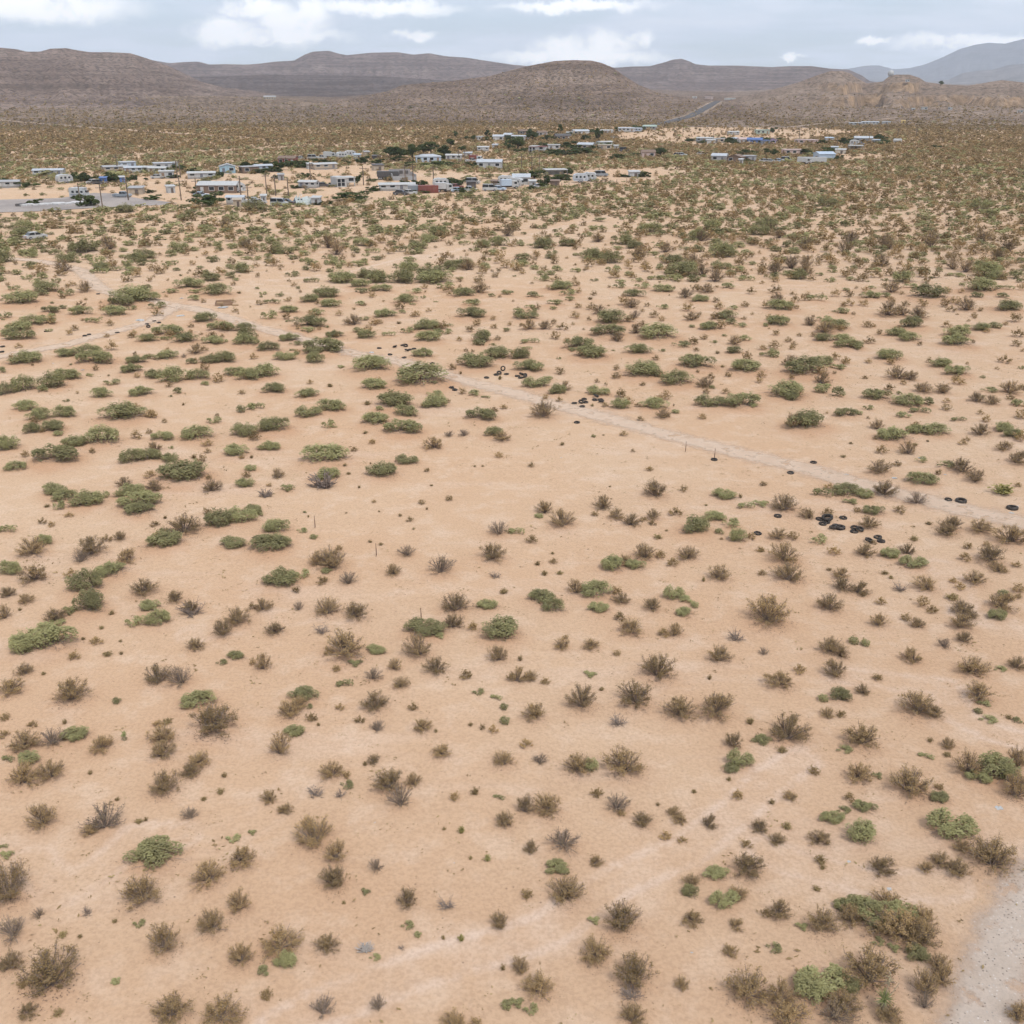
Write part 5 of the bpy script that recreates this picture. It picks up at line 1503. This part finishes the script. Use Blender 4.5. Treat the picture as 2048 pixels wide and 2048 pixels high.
# kind x base width height wall roof label, tile pixels (3.773 per frame pixel)
HOUSES = {
(0, 280): """trailer 375 270 215 38 W S pale long mobile home against dark scrub
trailer 70 362 160 45 W G white mobile home with grey roof at frame edge
trailer 870 242 180 32 T G low tan mobile home, first of the roof cluster
trailer 1010 250 130 36 W S white mobile home in the roof cluster
trailer 1112 248 105 32 T W tan mobile home in the roof cluster
trailer 1198 252 130 38 C W cream mobile home in the roof cluster
flat 1252 222 170 30 W S pale flat-roofed house behind the roof cluster
flat 965 214 110 22 K S bluish low house behind the roof cluster
trailer 1525 293 200 44 W W white mobile home with darker door bay
front 1720 252 115 46 L G light blue house with grey gable
flat 1880 252 120 26 B G low brown house beside dark trees
shed 1035 412 100 54 T G boxy tan shed on the yard edge
shed 1290 400 58 34 W W small white shed by poles
house 1660 402 290 48 B W long brown house with white roof
trailer 1785 487 130 44 W S white mobile home behind the big bush
shed 1795 507 58 44 T T tan cabin in front of white mobile home
shed 785 332 45 32 U U blue shed among parked cars
shed 925 325 34 28 U W blue and white booth beside trees
flat 1262 290 105 26 W W pale broken walls beside white car""",
(512, 240): """trailer 55 385 130 26 K S bluish metal-roofed mobile home by trees
trailer 515 374 180 46 T W tan mobile home under a white roof
shed 410 370 44 30 W W small white shed beside tan mobile home
house 245 336 130 36 R B red-brown house between cypress trees
hip 1300 320 190 46 K S blue-grey house under a wide hipped roof
trailer 1495 306 118 44 W W white mobile home right of the hipped roof
shed 1600 282 60 26 W S small white shed behind mobile home
house 1765 366 185 46 W S white house with pale gabled roof
trailer 1715 236 85 28 W W white mobile home among far trees
shed 1805 216 40 16 W S tiny white shed among far scrub
shed 920 382 80 46 T D tan cabin with dark roof
shed 910 306 58 34 D D dark open shed among trees
ruin 1110 456 190 76 G G roofless grey block ruin
tall 660 506 155 82 W W two-storey white house with dark tree
trailer 400 516 135 48 W W white mobile home left of the two-storey house
shed 190 456 42 36 G G lone grey shed on open sand
trailer 1065 536 270 50 W W very long white mobile home
container 1300 552 152 42 R R red-brown shipping container
container 1185 551 72 38 M G grey shipping container beside the red one
shed 1625 516 58 30 D D dark lean-to among scrap vehicles
shed 1800 508 44 30 B B brown hut among scrap vehicles
tent 370 642 150 78 N N collapsed pale greenhouse frame
shed 458 642 62 42 W W white hut beside collapsed greenhouse
shed 60 626 38 36 W W small white cube hut on open sand
flat 1690 156 44 26 W W white far house under tall trees
house 1830 156 80 36 W S pale far house with light roof
house 1905 142 60 30 T S tan far house on the slope foot
shed 765 296 48 30 W K pale shed in the junkyard row
shed 835 272 40 20 T G tan shed ending the junkyard row""",
(1024, 230): """house 80 150 65 26 D B dark far house
trailer 65 196 130 40 W S pale mobile home left of far trees
house 225 160 70 26 G B grey far house among trees
house 380 192 118 46 B D brown house with dark roof
shed 435 156 48 22 W W white shed behind brown house
house 515 150 120 30 W S white far house with light roof
tall 195 288 125 58 W R white house with dark red eaves on tan floor
flat 315 262 90 30 W W white flat-roofed house beside bushes
house 560 260 120 28 T S house with broad pale roof
trailer 695 232 110 26 N W pale green mobile home under a tall tree
flat 700 263 100 22 T T long tan wall building
shed 785 261 34 24 W W white cube shed on sand
house 1025 322 100 50 P B pinkish-brown house beside dark round tree
trailer 715 140 90 26 W W white mobile home in the far row
trailer 865 130 120 34 W S long white mobile home in the far row
trailer 945 127 70 28 K S bluish mobile home in the far row
house 1040 112 100 24 G N grey-green roofed house ending the far row
trailer 1668 151 80 26 W W lone white mobile home on bare sand
flat 1885 147 100 32 N N pale green far building
trailer 1455 207 120 36 M W slate mobile home at sand's edge
shed 1500 217 66 24 W W white shed before the slate mobile home
flat 1562 211 78 30 T W tan house beside slate mobile home
shed 1680 203 44 26 G K grey hut with bluish roof
house 1740 217 70 26 W P pale house beside the blue roofs
house 1830 220 110 36 U U house under bright blue tarpaulin
flat 1905 226 58 30 M U slate hut beside blue tarpaulin
house 1565 352 110 38 G S grey house with shiny roof
front 1690 362 110 42 B B brown gabled house
shed 1726 372 30 26 W W narrow white hut before brown gable
flat 1780 352 98 36 G G pale grey block building
carport 325 457 172 32 W W white flat carport roof on posts
house 70 527 130 58 W S white house with two dark windows
shed 155 546 48 36 W W white shed right of the white house
shed 325 546 64 36 B B brown open stall on fenced sand
shed 920 471 78 32 W W small white tent-like shed on sand""",
(1536, 230): """trailer 765 76 130 24 W S long white building below the quarry
trailer 655 80 90 16 W G pale low building below the quarry
shed 890 71 58 14 W G small pale hut below the quarry
shed 1018 61 30 17 Y Y yellow hut below the quarry
front 30 220 64 32 V B lilac house with brown gable
flat 285 221 158 26 P P long pinkish low wall building
shed 460 199 58 18 G K grey hut with bluish roof
house 715 207 130 40 M S large grey gabled house
carport 815 216 58 24 K K bluish carport roof
tank 975 211 62 30 W W white storage tank lying on scrub
barn 420 340 148 58 K K blue-grey metal barn with white end wall
flat 185 301 148 26 P P low pinkish house beside round tree
carport 660 262 108 18 W W white flat awning on posts
shed 500 273 50 15 K S low bluish shed
shed 545 294 76 18 C W low cream shed""",
}
for tile, text in HOUSES.items():
    for line in text.splitlines():
        k, x, b, w, h, wa, ro, lab = line.split(None, 7)
        house(k, tile[0] + float(x) / TS, tile[1] + float(b) / TS, float(w) / TS, float(h) / TS, wa, ro, lab)
VEHICLES = {
(0, 280): """camper 490 327 W white camper beside dark trees
rv 605 441 W white motorhome on the asphalt yard
pickup 925 437 M dark pickup on the asphalt yard
camper 1790 399 W white camper at the long house's end
car 745 335 D dark car among trees and sheds
car 708 333 W white car among trees and sheds
car 1520 433 K pale blue car beside poles
car 1190 293 W white car beside broken walls
pickup 1912 485 W white pickup right of the mobile home""",
(512, 240): """car 345 300 W white car starting the junkyard row
van 430 298 G grey van in the junkyard row
pickup 490 297 W white pickup in the junkyard row
truck 560 291 W white box truck in the junkyard row
camper 650 293 W white camper in the junkyard row
camper 712 282 W pale camper behind the junkyard row
pickup 1628 320 W white pickup beside red truck
truck 1660 318 R red truck near the hipped roof
semi 1000 451 D dark semi-trailer left of the block ruin
car 508 508 D dark car before the two-storey house
car 1095 568 D dark car at the grey container
car 1160 566 W white car at the grey container
truck 1420 546 W white box truck right of the red container
camper 1395 511 W white camper behind the red container
car 1465 541 W white car among scrap vehicles
car 1525 547 K pale blue car among scrap vehicles
car 1510 520 R red car among scrap vehicles
pickup 1600 546 W white pickup among scrap vehicles
van 1640 486 W white van behind the lean-to
van 1765 538 W white van right of scrap vehicles
car 1832 536 K pale car at the track's end
pickup 1857 509 G grey pickup behind the brown hut
camper 1882 491 W small camper near the brown hut
truck 1912 521 K pale truck at the scrap yard's end
car 18 641 W white car left of the white cube hut
van 178 651 W white van before the greenhouse frame
car 236 641 D dark car beside white van
car 335 640 D dark car under the greenhouse frame""",
(1024, 230): """van 845 276 D dark van on sandy lane
car 1250 311 G grey car right of dark round tree
car 1282 311 W white car right of dark round tree
car 1432 303 W white car alone on pale lane
camper 515 511 S silver rounded camper on fenced sand
camper 582 502 W white camper beside the silver one
van 675 466 M slate van behind the campers
car 770 179 W white car on far bare sand
car 208 556 W white car before the white shed
camper 25 547 W white camper before the white house
car 1905 357 W white car on scrub lane""",
(1536, 230): """semi 350 373 W white semi-trailer before the metal barn
truck 272 373 W white truck cab at the semi-trailer's end
camper 650 231 W white camper beside grey gabled house
car 695 226 U blue car beside white camper
car 15 361 W white car left of the barn
car 80 357 K pale car left of the barn
van 138 353 W white van left of the barn""",
(0, 430): "car 270 185 W white wrecked car body on the sandy track",
}
for tile, text in VEHICLES.items():
    for line in text.splitlines():
        k, x, b, co, lab = line.split(None, 4)
        wpx = dict(semi=165, truck=60, camper=60, rv=92).get(k, 50)
        vehicle(k, tile[0] + float(x) / TS, tile[1] + float(b) / TS, wpx / TS, 42 / TS, co, lab)

# concrete slab with rubble on the yard
root, s = settle("broken_slab", 440 / TS, 280 + 492 / TS, 60, "slab", "broken white concrete slab with dark rubble on the yard", None, .1, 2.)
for i in range(7):
    a = np.linspace(0, 2 * math.pi, 7, endpoint=False) + vr.uniform(0, 1)
    rr_ = [vr.uniform(1., 2.2) for _ in a]
    prof = [(math.cos(q) * r * 1.3 + (i - 3) * 2.6, math.sin(q) * r + vr.uniform(-1, 1)) for q, r in zip(a, rr_)]
    V, F = prism(prof, .05, vr.uniform(.35, .6)); V = V[:, [0, 2, 1]]
    solid("slab_piece", [(V, F)], paint((.66, .63, .60)), root)
for i in range(5):
    solid("rubble", [box(-9 + vr.uniform(-2, 2), vr.uniform(-1, 1), 0, vr.uniform(.8, 1.8), vr.uniform(.6, 1.2), vr.uniform(.3, .8))], paint(COLS['D']), root)

# ------------------------------------------------------------------ village trees
M_TREE = leaf_mat("tree_leaf", [(0, (0.050, 0.062, 0.028)), (.5, (0.095, 0.115, 0.048)), (1, (0.16, 0.185, 0.080))], .2)
M_BARK = leaf_mat("bark", [(0, (0.10, 0.075, 0.055)), (1, (0.16, 0.12, 0.09))], .0)


def tree_proto(seed, kind):
    rng = np.random.default_rng(seed)
    lines = [np.array([[0, 0, -.03], [.01, 0, .2], [rng.normal(0, .02), rng.normal(0, .02), .5], [0, 0, .8]])]
    P = []; N = []
    if kind == 'round':
        lob = [(rng.normal(0, .2), rng.normal(0, .2), rng.uniform(.42, .82), rng.uniform(.14, .26)) for _ in range(11)]
    elif kind == 'bushy':
        lob = [(rng.normal(0, .24), rng.normal(0, .24), rng.uniform(.18, .72), rng.uniform(.15, .26)) for _ in range(13)]
    elif kind == 'tall':
        lob = [(rng.normal(0, .17), rng.normal(0, .17), rng.uniform(.50, .9), rng.uniform(.12, .20)) for _ in range(10)]
    else:
        lob = [(rng.normal(0, .05), rng.normal(0, .05), z, .42 * (1 - z) + .10) for z in np.linspace(.08, .93, 11)]
    for (x, y, z, r) in lob:
        n = 110
        d = unit(rng.normal(0, 1, (n, 3))); q = rng.uniform(.55, 1.08, n)[:, None]
        sz = np.array([1, 1, .62 if kind != 'cypress' else .30])
        P.append(np.array([x, y, z]) + d * r * q * sz); N.append(d + np.array([0, 0, .3]))
        b = np.array([0, 0, max(z - .25, .1)])
        lines.append(b + (np.array([x, y, z]) - b) * np.linspace(0, 1, 4)[:, None])
    P = np.concatenate(P); N = np.concatenate(N); P[:, 2] = np.maximum(P[:, 2], .02)
    V, F, t_ = leaf_quads(P, N, .075, rng, 1.5)
    sv, sf = tubes(lines, .03, .010)
    return make_mesh("crown", V, F, M_TREE, {'tint': t_}), make_mesh("trunk", sv, sf, M_BARK)


TREEP = {k: [tree_proto(1000 + 10 * j + i, k) for i in range(3)] for j, k in enumerate(('round', 'bushy', 'tall', 'cypress'))}
TREES = {
(0, 280): "bushy 575 310 70 65;round 638 327 80 72;bushy 692 322 80 50;bushy 870 317 92 70;bushy 1015 302 38 38;round 1100 307 28 22;bushy 655 500 105 85;bushy 280 487 62 42;bushy 560 447 46 32;round 1862 217 62 52;bushy 1465 248 62 34;bushy 1630 492 175 92;bushy 190 355 90 40;bushy 30 320 60 40;bushy 1510 372 50 40;bushy 1180 450 80 36;bushy 1660 278 50 40;round 1920 225 55 50",
(512, 240): "round 1010 287 92 78;round 1085 302 112 88;tall 1185 317 112 112;tall 1320 267 110 85;round 1420 292 82 92;round 1550 237 42 38;bushy 75 347 72 46;round 185 377 82 62;bushy 320 352 132 46;cypress 228 342 14 50;cypress 193 337 12 44;bushy 825 332 62 56;bushy 940 332 62 36;bushy 500 327 105 36;bushy 1160 362 52 52;bushy 1060 312 62 42;bushy 1910 217 52 42;bushy 730 602 170 62;bushy 1380 347 130 42;bushy 1250 492 82 42;bushy 1460 492 122 50;tall 1470 217 60 62;tall 1510 147 36 52;bushy 1640 152 52 34;tall 1745 142 40 54;bushy 1782 152 32 32;round 765 492 46 74;bushy 1560 545 60 40;bushy 860 462 60 22;bushy 1590 470 70 40;bushy 390 432 50 36;bushy 680 335 40 36;round 1590 150 40 24;bushy 1130 475 50 22;round 1265 262 60 70;bushy 1355 150 30 30;bushy 120 392 90 34",
(1024, 230): "round 155 197 72 72;bushy 270 192 62 42;tall 365 152 32 66;tall 655 232 52 105;bushy 540 192 22 42;bushy 562 192 22 40;bushy 587 192 22 36;round 45 272 112 92;bushy 425 167 52 36;bushy 290 292 42 38;bushy 390 302 162 44;bushy 530 292 102 44;bushy 430 252 92 52;round 1120 312 86 64;bushy 265 532 82 80;bushy 380 492 104 46;bushy 1005 470 60 44;bushy 170 480 110 60;bushy 420 445 50 44;round 1620 217 32 30;bushy 1905 200 50 34;bushy 800 337 70 44;bushy 1760 300 80 44;round 125 142 40 36;bushy 800 128 36 34;bushy 500 285 70 32;bushy 150 560 40 32",
(1536, 230): "bushy 550 217 62 46;bushy 602 227 52 36;round 832 192 62 42;bushy 877 197 42 30;bushy 40 302 72 48;round 285 302 62 46;bushy 75 205 32 34;bushy 470 275 50 28;bushy 640 200 50 24;bushy 1250 250 50 24;bushy 900 225 70 30;bushy 390 225 50 40",
}
for tile, text in HOUSES.items():
    for line in text.splitlines():
        k_, x_, b_, w_, h_ = line.split()[:5]
        if tile[1] == 230 and tile[0] == 1536 and float(b_) < 120:
            continue
        if vr.random() < .5:
            sd = vr.choice((-1, 1))
            TREES[tile] += f";bushy {float(x_) + sd * (float(w_) * .5 + vr.uniform(10, 40)):.0f} {float(b_) + vr.uniform(-14, 4):.0f} {vr.uniform(30, 80):.0f} {vr.uniform(22, 42):.0f}"
TWORD = dict(round="dark round-crowned tree", bushy="low bushy green tree", tall="tall dark tree", cypress="slim dark cypress")
for tile, text in TREES.items():
    for rec in text.split(';'):
        k, x, b, w, h = rec.split()
        u, v = tile[0] + float(x) / TS, tile[1] + float(b) / TS
        p, s, az = base_of(u, v, 0)
        W = float(w) / TS * s; H = float(h) / TS * s
        root = tag(link("village_tree", None, None, (p[0], p[1], p[2] - .05)), spot(u, v, TWORD[k] + " by the homes"), 'tree', 'trees around the homes')
        f = 1.4 if k != 'cypress' else 1.0
        root.scale = (W * f, W * f, H * 1.2); root.rotation_euler = (0, 0, vr.uniform(-3, 3))
        a, b_ = vr.choice(TREEP[k])
        link("crown", a, root); link("trunk", b_, root)
# lone tree on the quarry skyline
u, v = 1881, 169
p, s, az = base_of(u, v, 0)

# ------------------------------------------------------------------ utility poles, stakes and fence
M_POLE = paint((.20, .15, .11), .85)
POLES = {(0, 280): [(775, 385, 515), (612, 400, 500), (970, 345, 458), (1368, 340, 455), (1490, 335, 455), (1820, 340, 435), (1880, 375, 515), (890, 180, 240), (1340, 205, 290), (1364, 215, 285)],
         (512, 240): [(82, 445, 560), (150, 455, 572), (248, 480, 597), (413, 380, 465), (1127, 380, 480), (1187, 380, 477), (1340, 385, 487), (812, 440, 492), (1532, 296, 347), (1577, 298, 342)],
         (1024, 230): [(150, 330, 430), (205, 330, 430), (72, 340, 422), (1520, 140, 190), (322, 150, 200), (1225, 95, 135), (1290, 95, 138)],
         (1536, 230): [(235, 130, 178), (760, 150, 215), (975, 150, 185), (518, 180, 240), (1115, 120, 180)]}
for tile, L in POLES.items():
    for (x, t0, b0) in L:
        u, v = tile[0] + x / TS, tile[1] + b0 / TS
        p, s, az = base_of(u, v, 0)
        H = min(max((b0 - t0) / TS * s, 6.), 13.)
        root = tag(link("utility_pole", None, None, (p[0], p[1], p[2])), spot(u, v, "slender wooden utility pole"), 'utility pole', 'utility poles of the village')
        root.rotation_euler = (0, 0, vr.uniform(-.6, .6))
        solid("post", [prism([(-.15, -.3), (.15, -.3), (.10, H), (-.10, H)], -.13, .13)], M_POLE, root)
        solid("crossarm", [box(0, -.18, H - .9, 2.2, .1, .14)], M_POLE, root)
        for xx in (-.95, .95, -.45):
            solid("insulator", [disc(xx, -.18, H - .76, .06, .2, 'z', 8)], paint((.45, .42, .40), .3), root)
STAKES = [(512 + 1245 / TS, 1096 + 440 / TS, 1096 + 562 / TS), (512 + 907 / TS, 1096 - 10 / TS, 1096 + 66 / TS), (512 + 445 / TS, 700 + 1310 / TS, 700 + 1345 / TS), (1024 + 1308 / TS, 700 + 705 / TS, 700 + 770 / TS), (1024 + 1526 / TS, 700 + 780 / TS, 700 + 822 / TS)]
for u, t0, b0 in STAKES:
    p = at(u, b0); s = m_per_px(u, b0)[0]
    H = min(max((b0 - t0) * s, 1.0), 2.2)
    root = tag(link("steel_stake", None, None, tuple(p)), spot(u, b0, "thin rusty steel stake standing in sand"), 'stake', 'stakes in the sand')
    solid("rod", [prism([(-.016, -.2), (.016, -.2), (.016 + .02 * H, H), (-.016 + .02 * H, H)], -.016, .016)], paint((.16, .09, .06), .8), root)
    solid("fin", [box(.035, 0, .1, .03, .012, H * .55)], paint((.16, .09, .06), .8), root)
fp = [at(1024 + x / TS, 230 + y / TS) for x, y in ((375, 545), (430, 540), (520, 530), (620, 525), (700, 522), (790, 518), (865, 512), (950, 508))]
root = tag(link("wire_fence", None, None, tuple(fp[0])), "thin post-and-wire fence before the campers on sand", 'fence')
for i, p in enumerate(fp):
    d = p - fp[0]
    solid("post", [box(d[0], d[1], d[2] - .2, .12, .12, 1.6)], M_POLE, root)
    if i:
        e = fp[i - 1] - fp[0]
        V, F = tubes([np.array([e + (0, 0, 1.2), d + (0, 0, 1.2)]), np.array([e + (0, 0, .7), d + (0, 0, .7)])], .02, .02)
        solid("wire", [(V, F.tolist())], paint((.4, .38, .36), .5), root)

# ------------------------------------------------------------------ dome and sheds on the quarry hill
u, v = 1782, 147
a, b, c = pix_dir(u, v); D = 1800.; hz_ = math.hypot(a, b)
px, py = a / hz_ * D, b / hz_ * D
zt = float(land(px, py)[0]); zc_ = CAM_Z + c / hz_ * D
root = tag(link("radar_dome", None, None, (px, py, zt - .5)), "white radar dome on the right-hand butte's skyline", 'radar dome')
r_ = 5.5 * D / FPX
n = 20
ph = np.linspace(-math.pi / 2 * .7, math.pi / 2, 11); th = np.linspace(0, 2 * math.pi, n, endpoint=False)
V = np.array([(r_ * math.cos(q) * math.cos(w), r_ * math.cos(q) * math.sin(w), zc_ - zt + .5 + r_ * math.sin(q)) for q in ph for w in th])
F = [[i * n + j, i * n + (j + 1) % n, (i + 1) * n + (j + 1) % n, (i + 1) * n + j] for i in range(10) for j in range(n)]
solid("shell", [(V, F)], paint(COLS['W'], .5), root)
solid("tower", [disc(0, 0, 0, r_ * .6, max(zc_ - zt - r_ * .5, 1.), 'z', 16)], paint((.6, .6, .6)), root)
for (u, v, w, h, wa, lab) in ((1848, 220, 12, 5, 'W', "white quarry shed below the cut face"), (1826, 221, 7, 3.5, 'G', "grey quarry hut below the cut face"), (1900, 220, 8, 4, 'W', "pale quarry hut at the cliff's foot"),
                              (1814, 168, 8, 4, 'W', "white hut on the butte's shoulder"), (1389, 196.5, 9, 3, 'W', "white far shed by the highway pass"), (1418, 198, 16, 5, 'P', "pinkish far house at the highway pass"), (1460, 200, 22, 3.5, 'W', "long white roof at the highway pass"),
                              (2040, 226, 10, 5, 'W', "white hut at the quarry's far edge")):
    house('flat' if h > 3.6 else 'shed', u, v, w, h, wa, 'W', lab, 0.)
p, s, az = base_of(1881, 172, 0)
a, b_ = TREEP['round'][0]
root = tag(link("skyline_tree", None, None, tuple(p)), "lone dark tree on the quarry skyline beside the butte", 'tree')
root.scale = (12 * s, 12 * s, 10 * s); link("crown", a, root); link("trunk", b_, root)
u, v = 540, 199
house('house', 540, 199.5, 24, 7, 'T', 'G', "lone ranch house on the tan bench below the hills", 0.)

# ------------------------------------------------------------------ discarded tyres
def tyre_mesh(R_=.34, w=.21, hole=.19, n=22):
    prof = [(hole, -.40), (hole + .03, -.5), (R_ - .05, -.5), (R_, -.32), (R_, .32), (R_ - .05, .5), (hole + .03, .5), (hole, .40), (hole + .02, .2), (hole + .02, -.2)]
    k = len(prof); a = np.linspace(0, 2 * math.pi, n, endpoint=False)
    V = np.array([(r * math.cos(q), r * math.sin(q), z * w + w * .5) for q in a for r, z in prof])
    F = [[i * k + j, ((i + 1) % n) * k + j, ((i + 1) % n) * k + (j + 1) % k, i * k + (j + 1) % k] for i in range(n) for j in range(k)]
    return V, F


V, F = tyre_mesh(.29, .18, .165); TY = make_mesh("tyre", V, np.array(F), RUBBER, None, True)
V, F = tyre_mesh(.43, .25, .25); TYB = make_mesh("tyre", V, np.array(F), RUBBER, None, True)
for tile, L in TYRES.items():
    for i, (x, y) in enumerate(L):
        u, v = tile[0] + x / TS, tile[1] + y / TS
        big = (tile, i) in BIG_TYRES
        p = at(u, v)
        near_ones = sum(1 for (x2, y2) in L if 0 < math.hypot(x2 - x, (y2 - y) * 2) < 110)
        stem_ = ("large black tyre" if big else "black tyre") + (" in a dumped heap" if near_ones > 1 else " lying alone on sand")
        o = tag(link("discarded_tyre", TYB if big else TY, None, tuple(p + np.array([0, 0, -.045]))), spot(u, v, stem_), 'tyre', 'discarded tyres')
        o.rotation_euler = (vr.uniform(-.12, .12), vr.uniform(-.12, .12), vr.uniform(-3, 3))
        if near_ones > 1 and i % 3 == 1:
            o.location.z += .16; o.rotation_euler = (vr.uniform(-.4, .4), vr.uniform(-.4, .4), 0)
p = at(512 + 1863 / TS, 700 + 158 / TS)
o = tag(link("discarded_tyre", TY, None, (p[0], p[1], p[2] + .32)), "black tyre standing upright above the tyre heap", 'tyre', 'discarded tyres')
o.rotation_euler = (math.pi / 2 - .1, 0, .2)

# ------------------------------------------------------------------ scraps of rubbish
for tile, L in SCRAPS.items():
    for (x, y, w) in L:
        u, v = tile[0] + x / TS, tile[1] + y / TS
        p = at(u, v); s = m_per_px(u, v)[0]
        W = w / TS * s
        heap = W > 2.
        root = tag(link("rubbish_heap" if heap else "plastic_scrap", None, None, tuple(p)), spot(u, v, "pale dumped rubbish heap beside track" if heap else "small white plastic scrap on sand"), 'rubbish', 'rubbish on the sand')
        for k in range(14 if heap else 2):
            n = 6; r2 = np.random.default_rng(int(x * 7 + y + k))
            sz = W * (r2.uniform(.07, .16) if heap else r2.uniform(.2, .36)); g = np.linspace(-1, 1, n)
            X, Y = np.meshgrid(g, g); Z = r2.uniform(0, 1, X.shape) * .55 * (1.2 - np.hypot(X, Y) * .6)
            off = (r2.normal(0, .28 * W), r2.normal(0, .17 * W)) if heap else (r2.normal(0, .12 * W), r2.normal(0, .1 * W))
            V = np.column_stack([X.ravel() * sz + r2.normal(0, .12 * sz, n * n) + off[0], Y.ravel() * sz * .8 + r2.normal(0, .12 * sz, n * n) + off[1], np.maximum(Z.ravel(), 0) * sz * .8])
            col = COLS['W'] if not heap else [COLS['W'], COLS['G'], (.62, .60, .57), COLS['D'], COLS['T'], (.55, .6, .66)][int(r2.integers(0, 6))]
            solid("sheet" if k % 2 == 0 else "wrapping", [(V, grid_faces(n, n).tolist())], paint(col, .5), root)
# a torn sofa dumped by the track
p = at(0 + 1690 / TS, 430 + 682 / TS)
root = tag(link("dumped_sofa", None, None, tuple(p)), "torn rust-brown sofa dumped above the track junction", 'sofa')
br = paint((.34, .22, .14), .9); tn = paint((.46, .30, .17), .9)
solid("base", [box(0, 0, 0, 2.6, .95, .42)], br, root); solid("backrest", [box(0, .42, .3, 2.6, .25, .62)], br, root)
solid("armrest", [box(-1.35, 0, 0, .25, 1., .66)], br, root); solid("armrest", [box(1.35, .05, 0, .25, 1., .62)], br, root)
solid("cushion", [box(-.6, -.08, .42, 1.1, .7, .18)], tn, root); solid("cushion", [box(1.9, -.8, .02, 1.0, .8, .2)], tn, root)
root.rotation_euler = (0, 0, .3); root.scale = (.85, .85, .8)

# ------------------------------------------------------------------ yuccas
M_YUC = leaf_mat("yucca_leaf", [(0, (0.30, 0.31, 0.13)), (.5, (0.42, 0.42, 0.19)), (1, (0.55, 0.52, 0.27))], .1)
M_STRAW = leaf_mat("dry_yucca_leaf", [(0, (0.40, 0.32, 0.20)), (1, (0.58, 0.48, 0.32))], .0)


def yucca(u, v, H, stalk, label):
    p = at(u, v); rng = np.random.default_rng(int(u))
    root = tag(link("soaptree_yucca", None, None, tuple(p)), label, 'yucca')
    zt = H * .34

    def blades(n, z, lo, hi, L):
        ls = []
        for i in range(n):
            a = rng.uniform(0, 6.28); e = math.radians(rng.uniform(lo, hi)); l = L * rng.uniform(.7, 1.1)
            d = np.array([math.cos(a) * math.cos(e), math.sin(a) * math.cos(e), math.sin(e)])
            b = np.array([0, 0, z + rng.uniform(-.1, .1)])
            ls.append(np.stack([b, b + d * l * .5, b + d * l]))
        return tubes(ls, .028, .004)
    V, F = blades(60, zt, 5, 85, H * .26); link("leaves", make_mesh("leaves", V, F, M_YUC), root)
    V, F = blades(50, zt * .7, -75, -20, H * .24); V[:, 2] = np.maximum(V[:, 2], 0); link("dry_skirt", make_mesh("dry_skirt", V, F, M_STRAW), root)
    V, F = tubes([np.array([[0, 0, -.1], [.02, 0, zt * .6], [0, 0, zt]])], .11, .08); link("trunk", make_mesh("trunk", V, F, M_STRAW), root)
    if stalk:
        ls = [np.array([[0, 0, zt], [.04, 0, H * .7], [.08, .03, H]]), np.array([[.03, 0, zt], [.25, 0, H * .55], [.4, 0, H * .8]])]
        for i in range(16):
            z = H * rng.uniform(.72, .98); a = rng.uniform(0, 6.28)
            ls.append(np.array([[.06, .02, z], [.06 + math.cos(a) * .1, math.sin(a) * .1, z + .06], [.06 + math.cos(a) * .16, math.sin(a) * .16, z + .03]]))
        V, F = tubes(ls, .022, .012); link("flower_stalk", make_mesh("flower_stalk", V, F, M_STRAW), root)


yucca(1536 + 862 / TS, 1536 + 1840 / TS, 1.7, True, "tall spiky yucca with dry flower stalk near gravel road")
yucca(0 + 940 / TS, 1096 + 1450 / TS, .8, False, "small spiky yucca beside a fallen dry stalk")

# ------------------------------------------------------------------ haze: the air between here and the mountains
hm = new_mat("haze_air"); t = NT(hm)
pv = t.n.new('ShaderNodeVolumePrincipled')
pv.inputs['Color'].default_value = (0.82, 0.90, 1.0, 1); pv.inputs['Density'].default_value = 6.6e-5
pv.inputs['Anisotropy'].default_value = 0.0
o_ = t.n.new('ShaderNodeOutputMaterial'); t.l.new(pv.outputs[0], o_.inputs['Volume'])
V, F = box(0, 6700, -4., 34000, 19400, 790)
hz_o = solid("haze", [(V, F)], hm)
tag(hz_o, "thin pale air haze over the whole plain", "haze", kind='stuff')
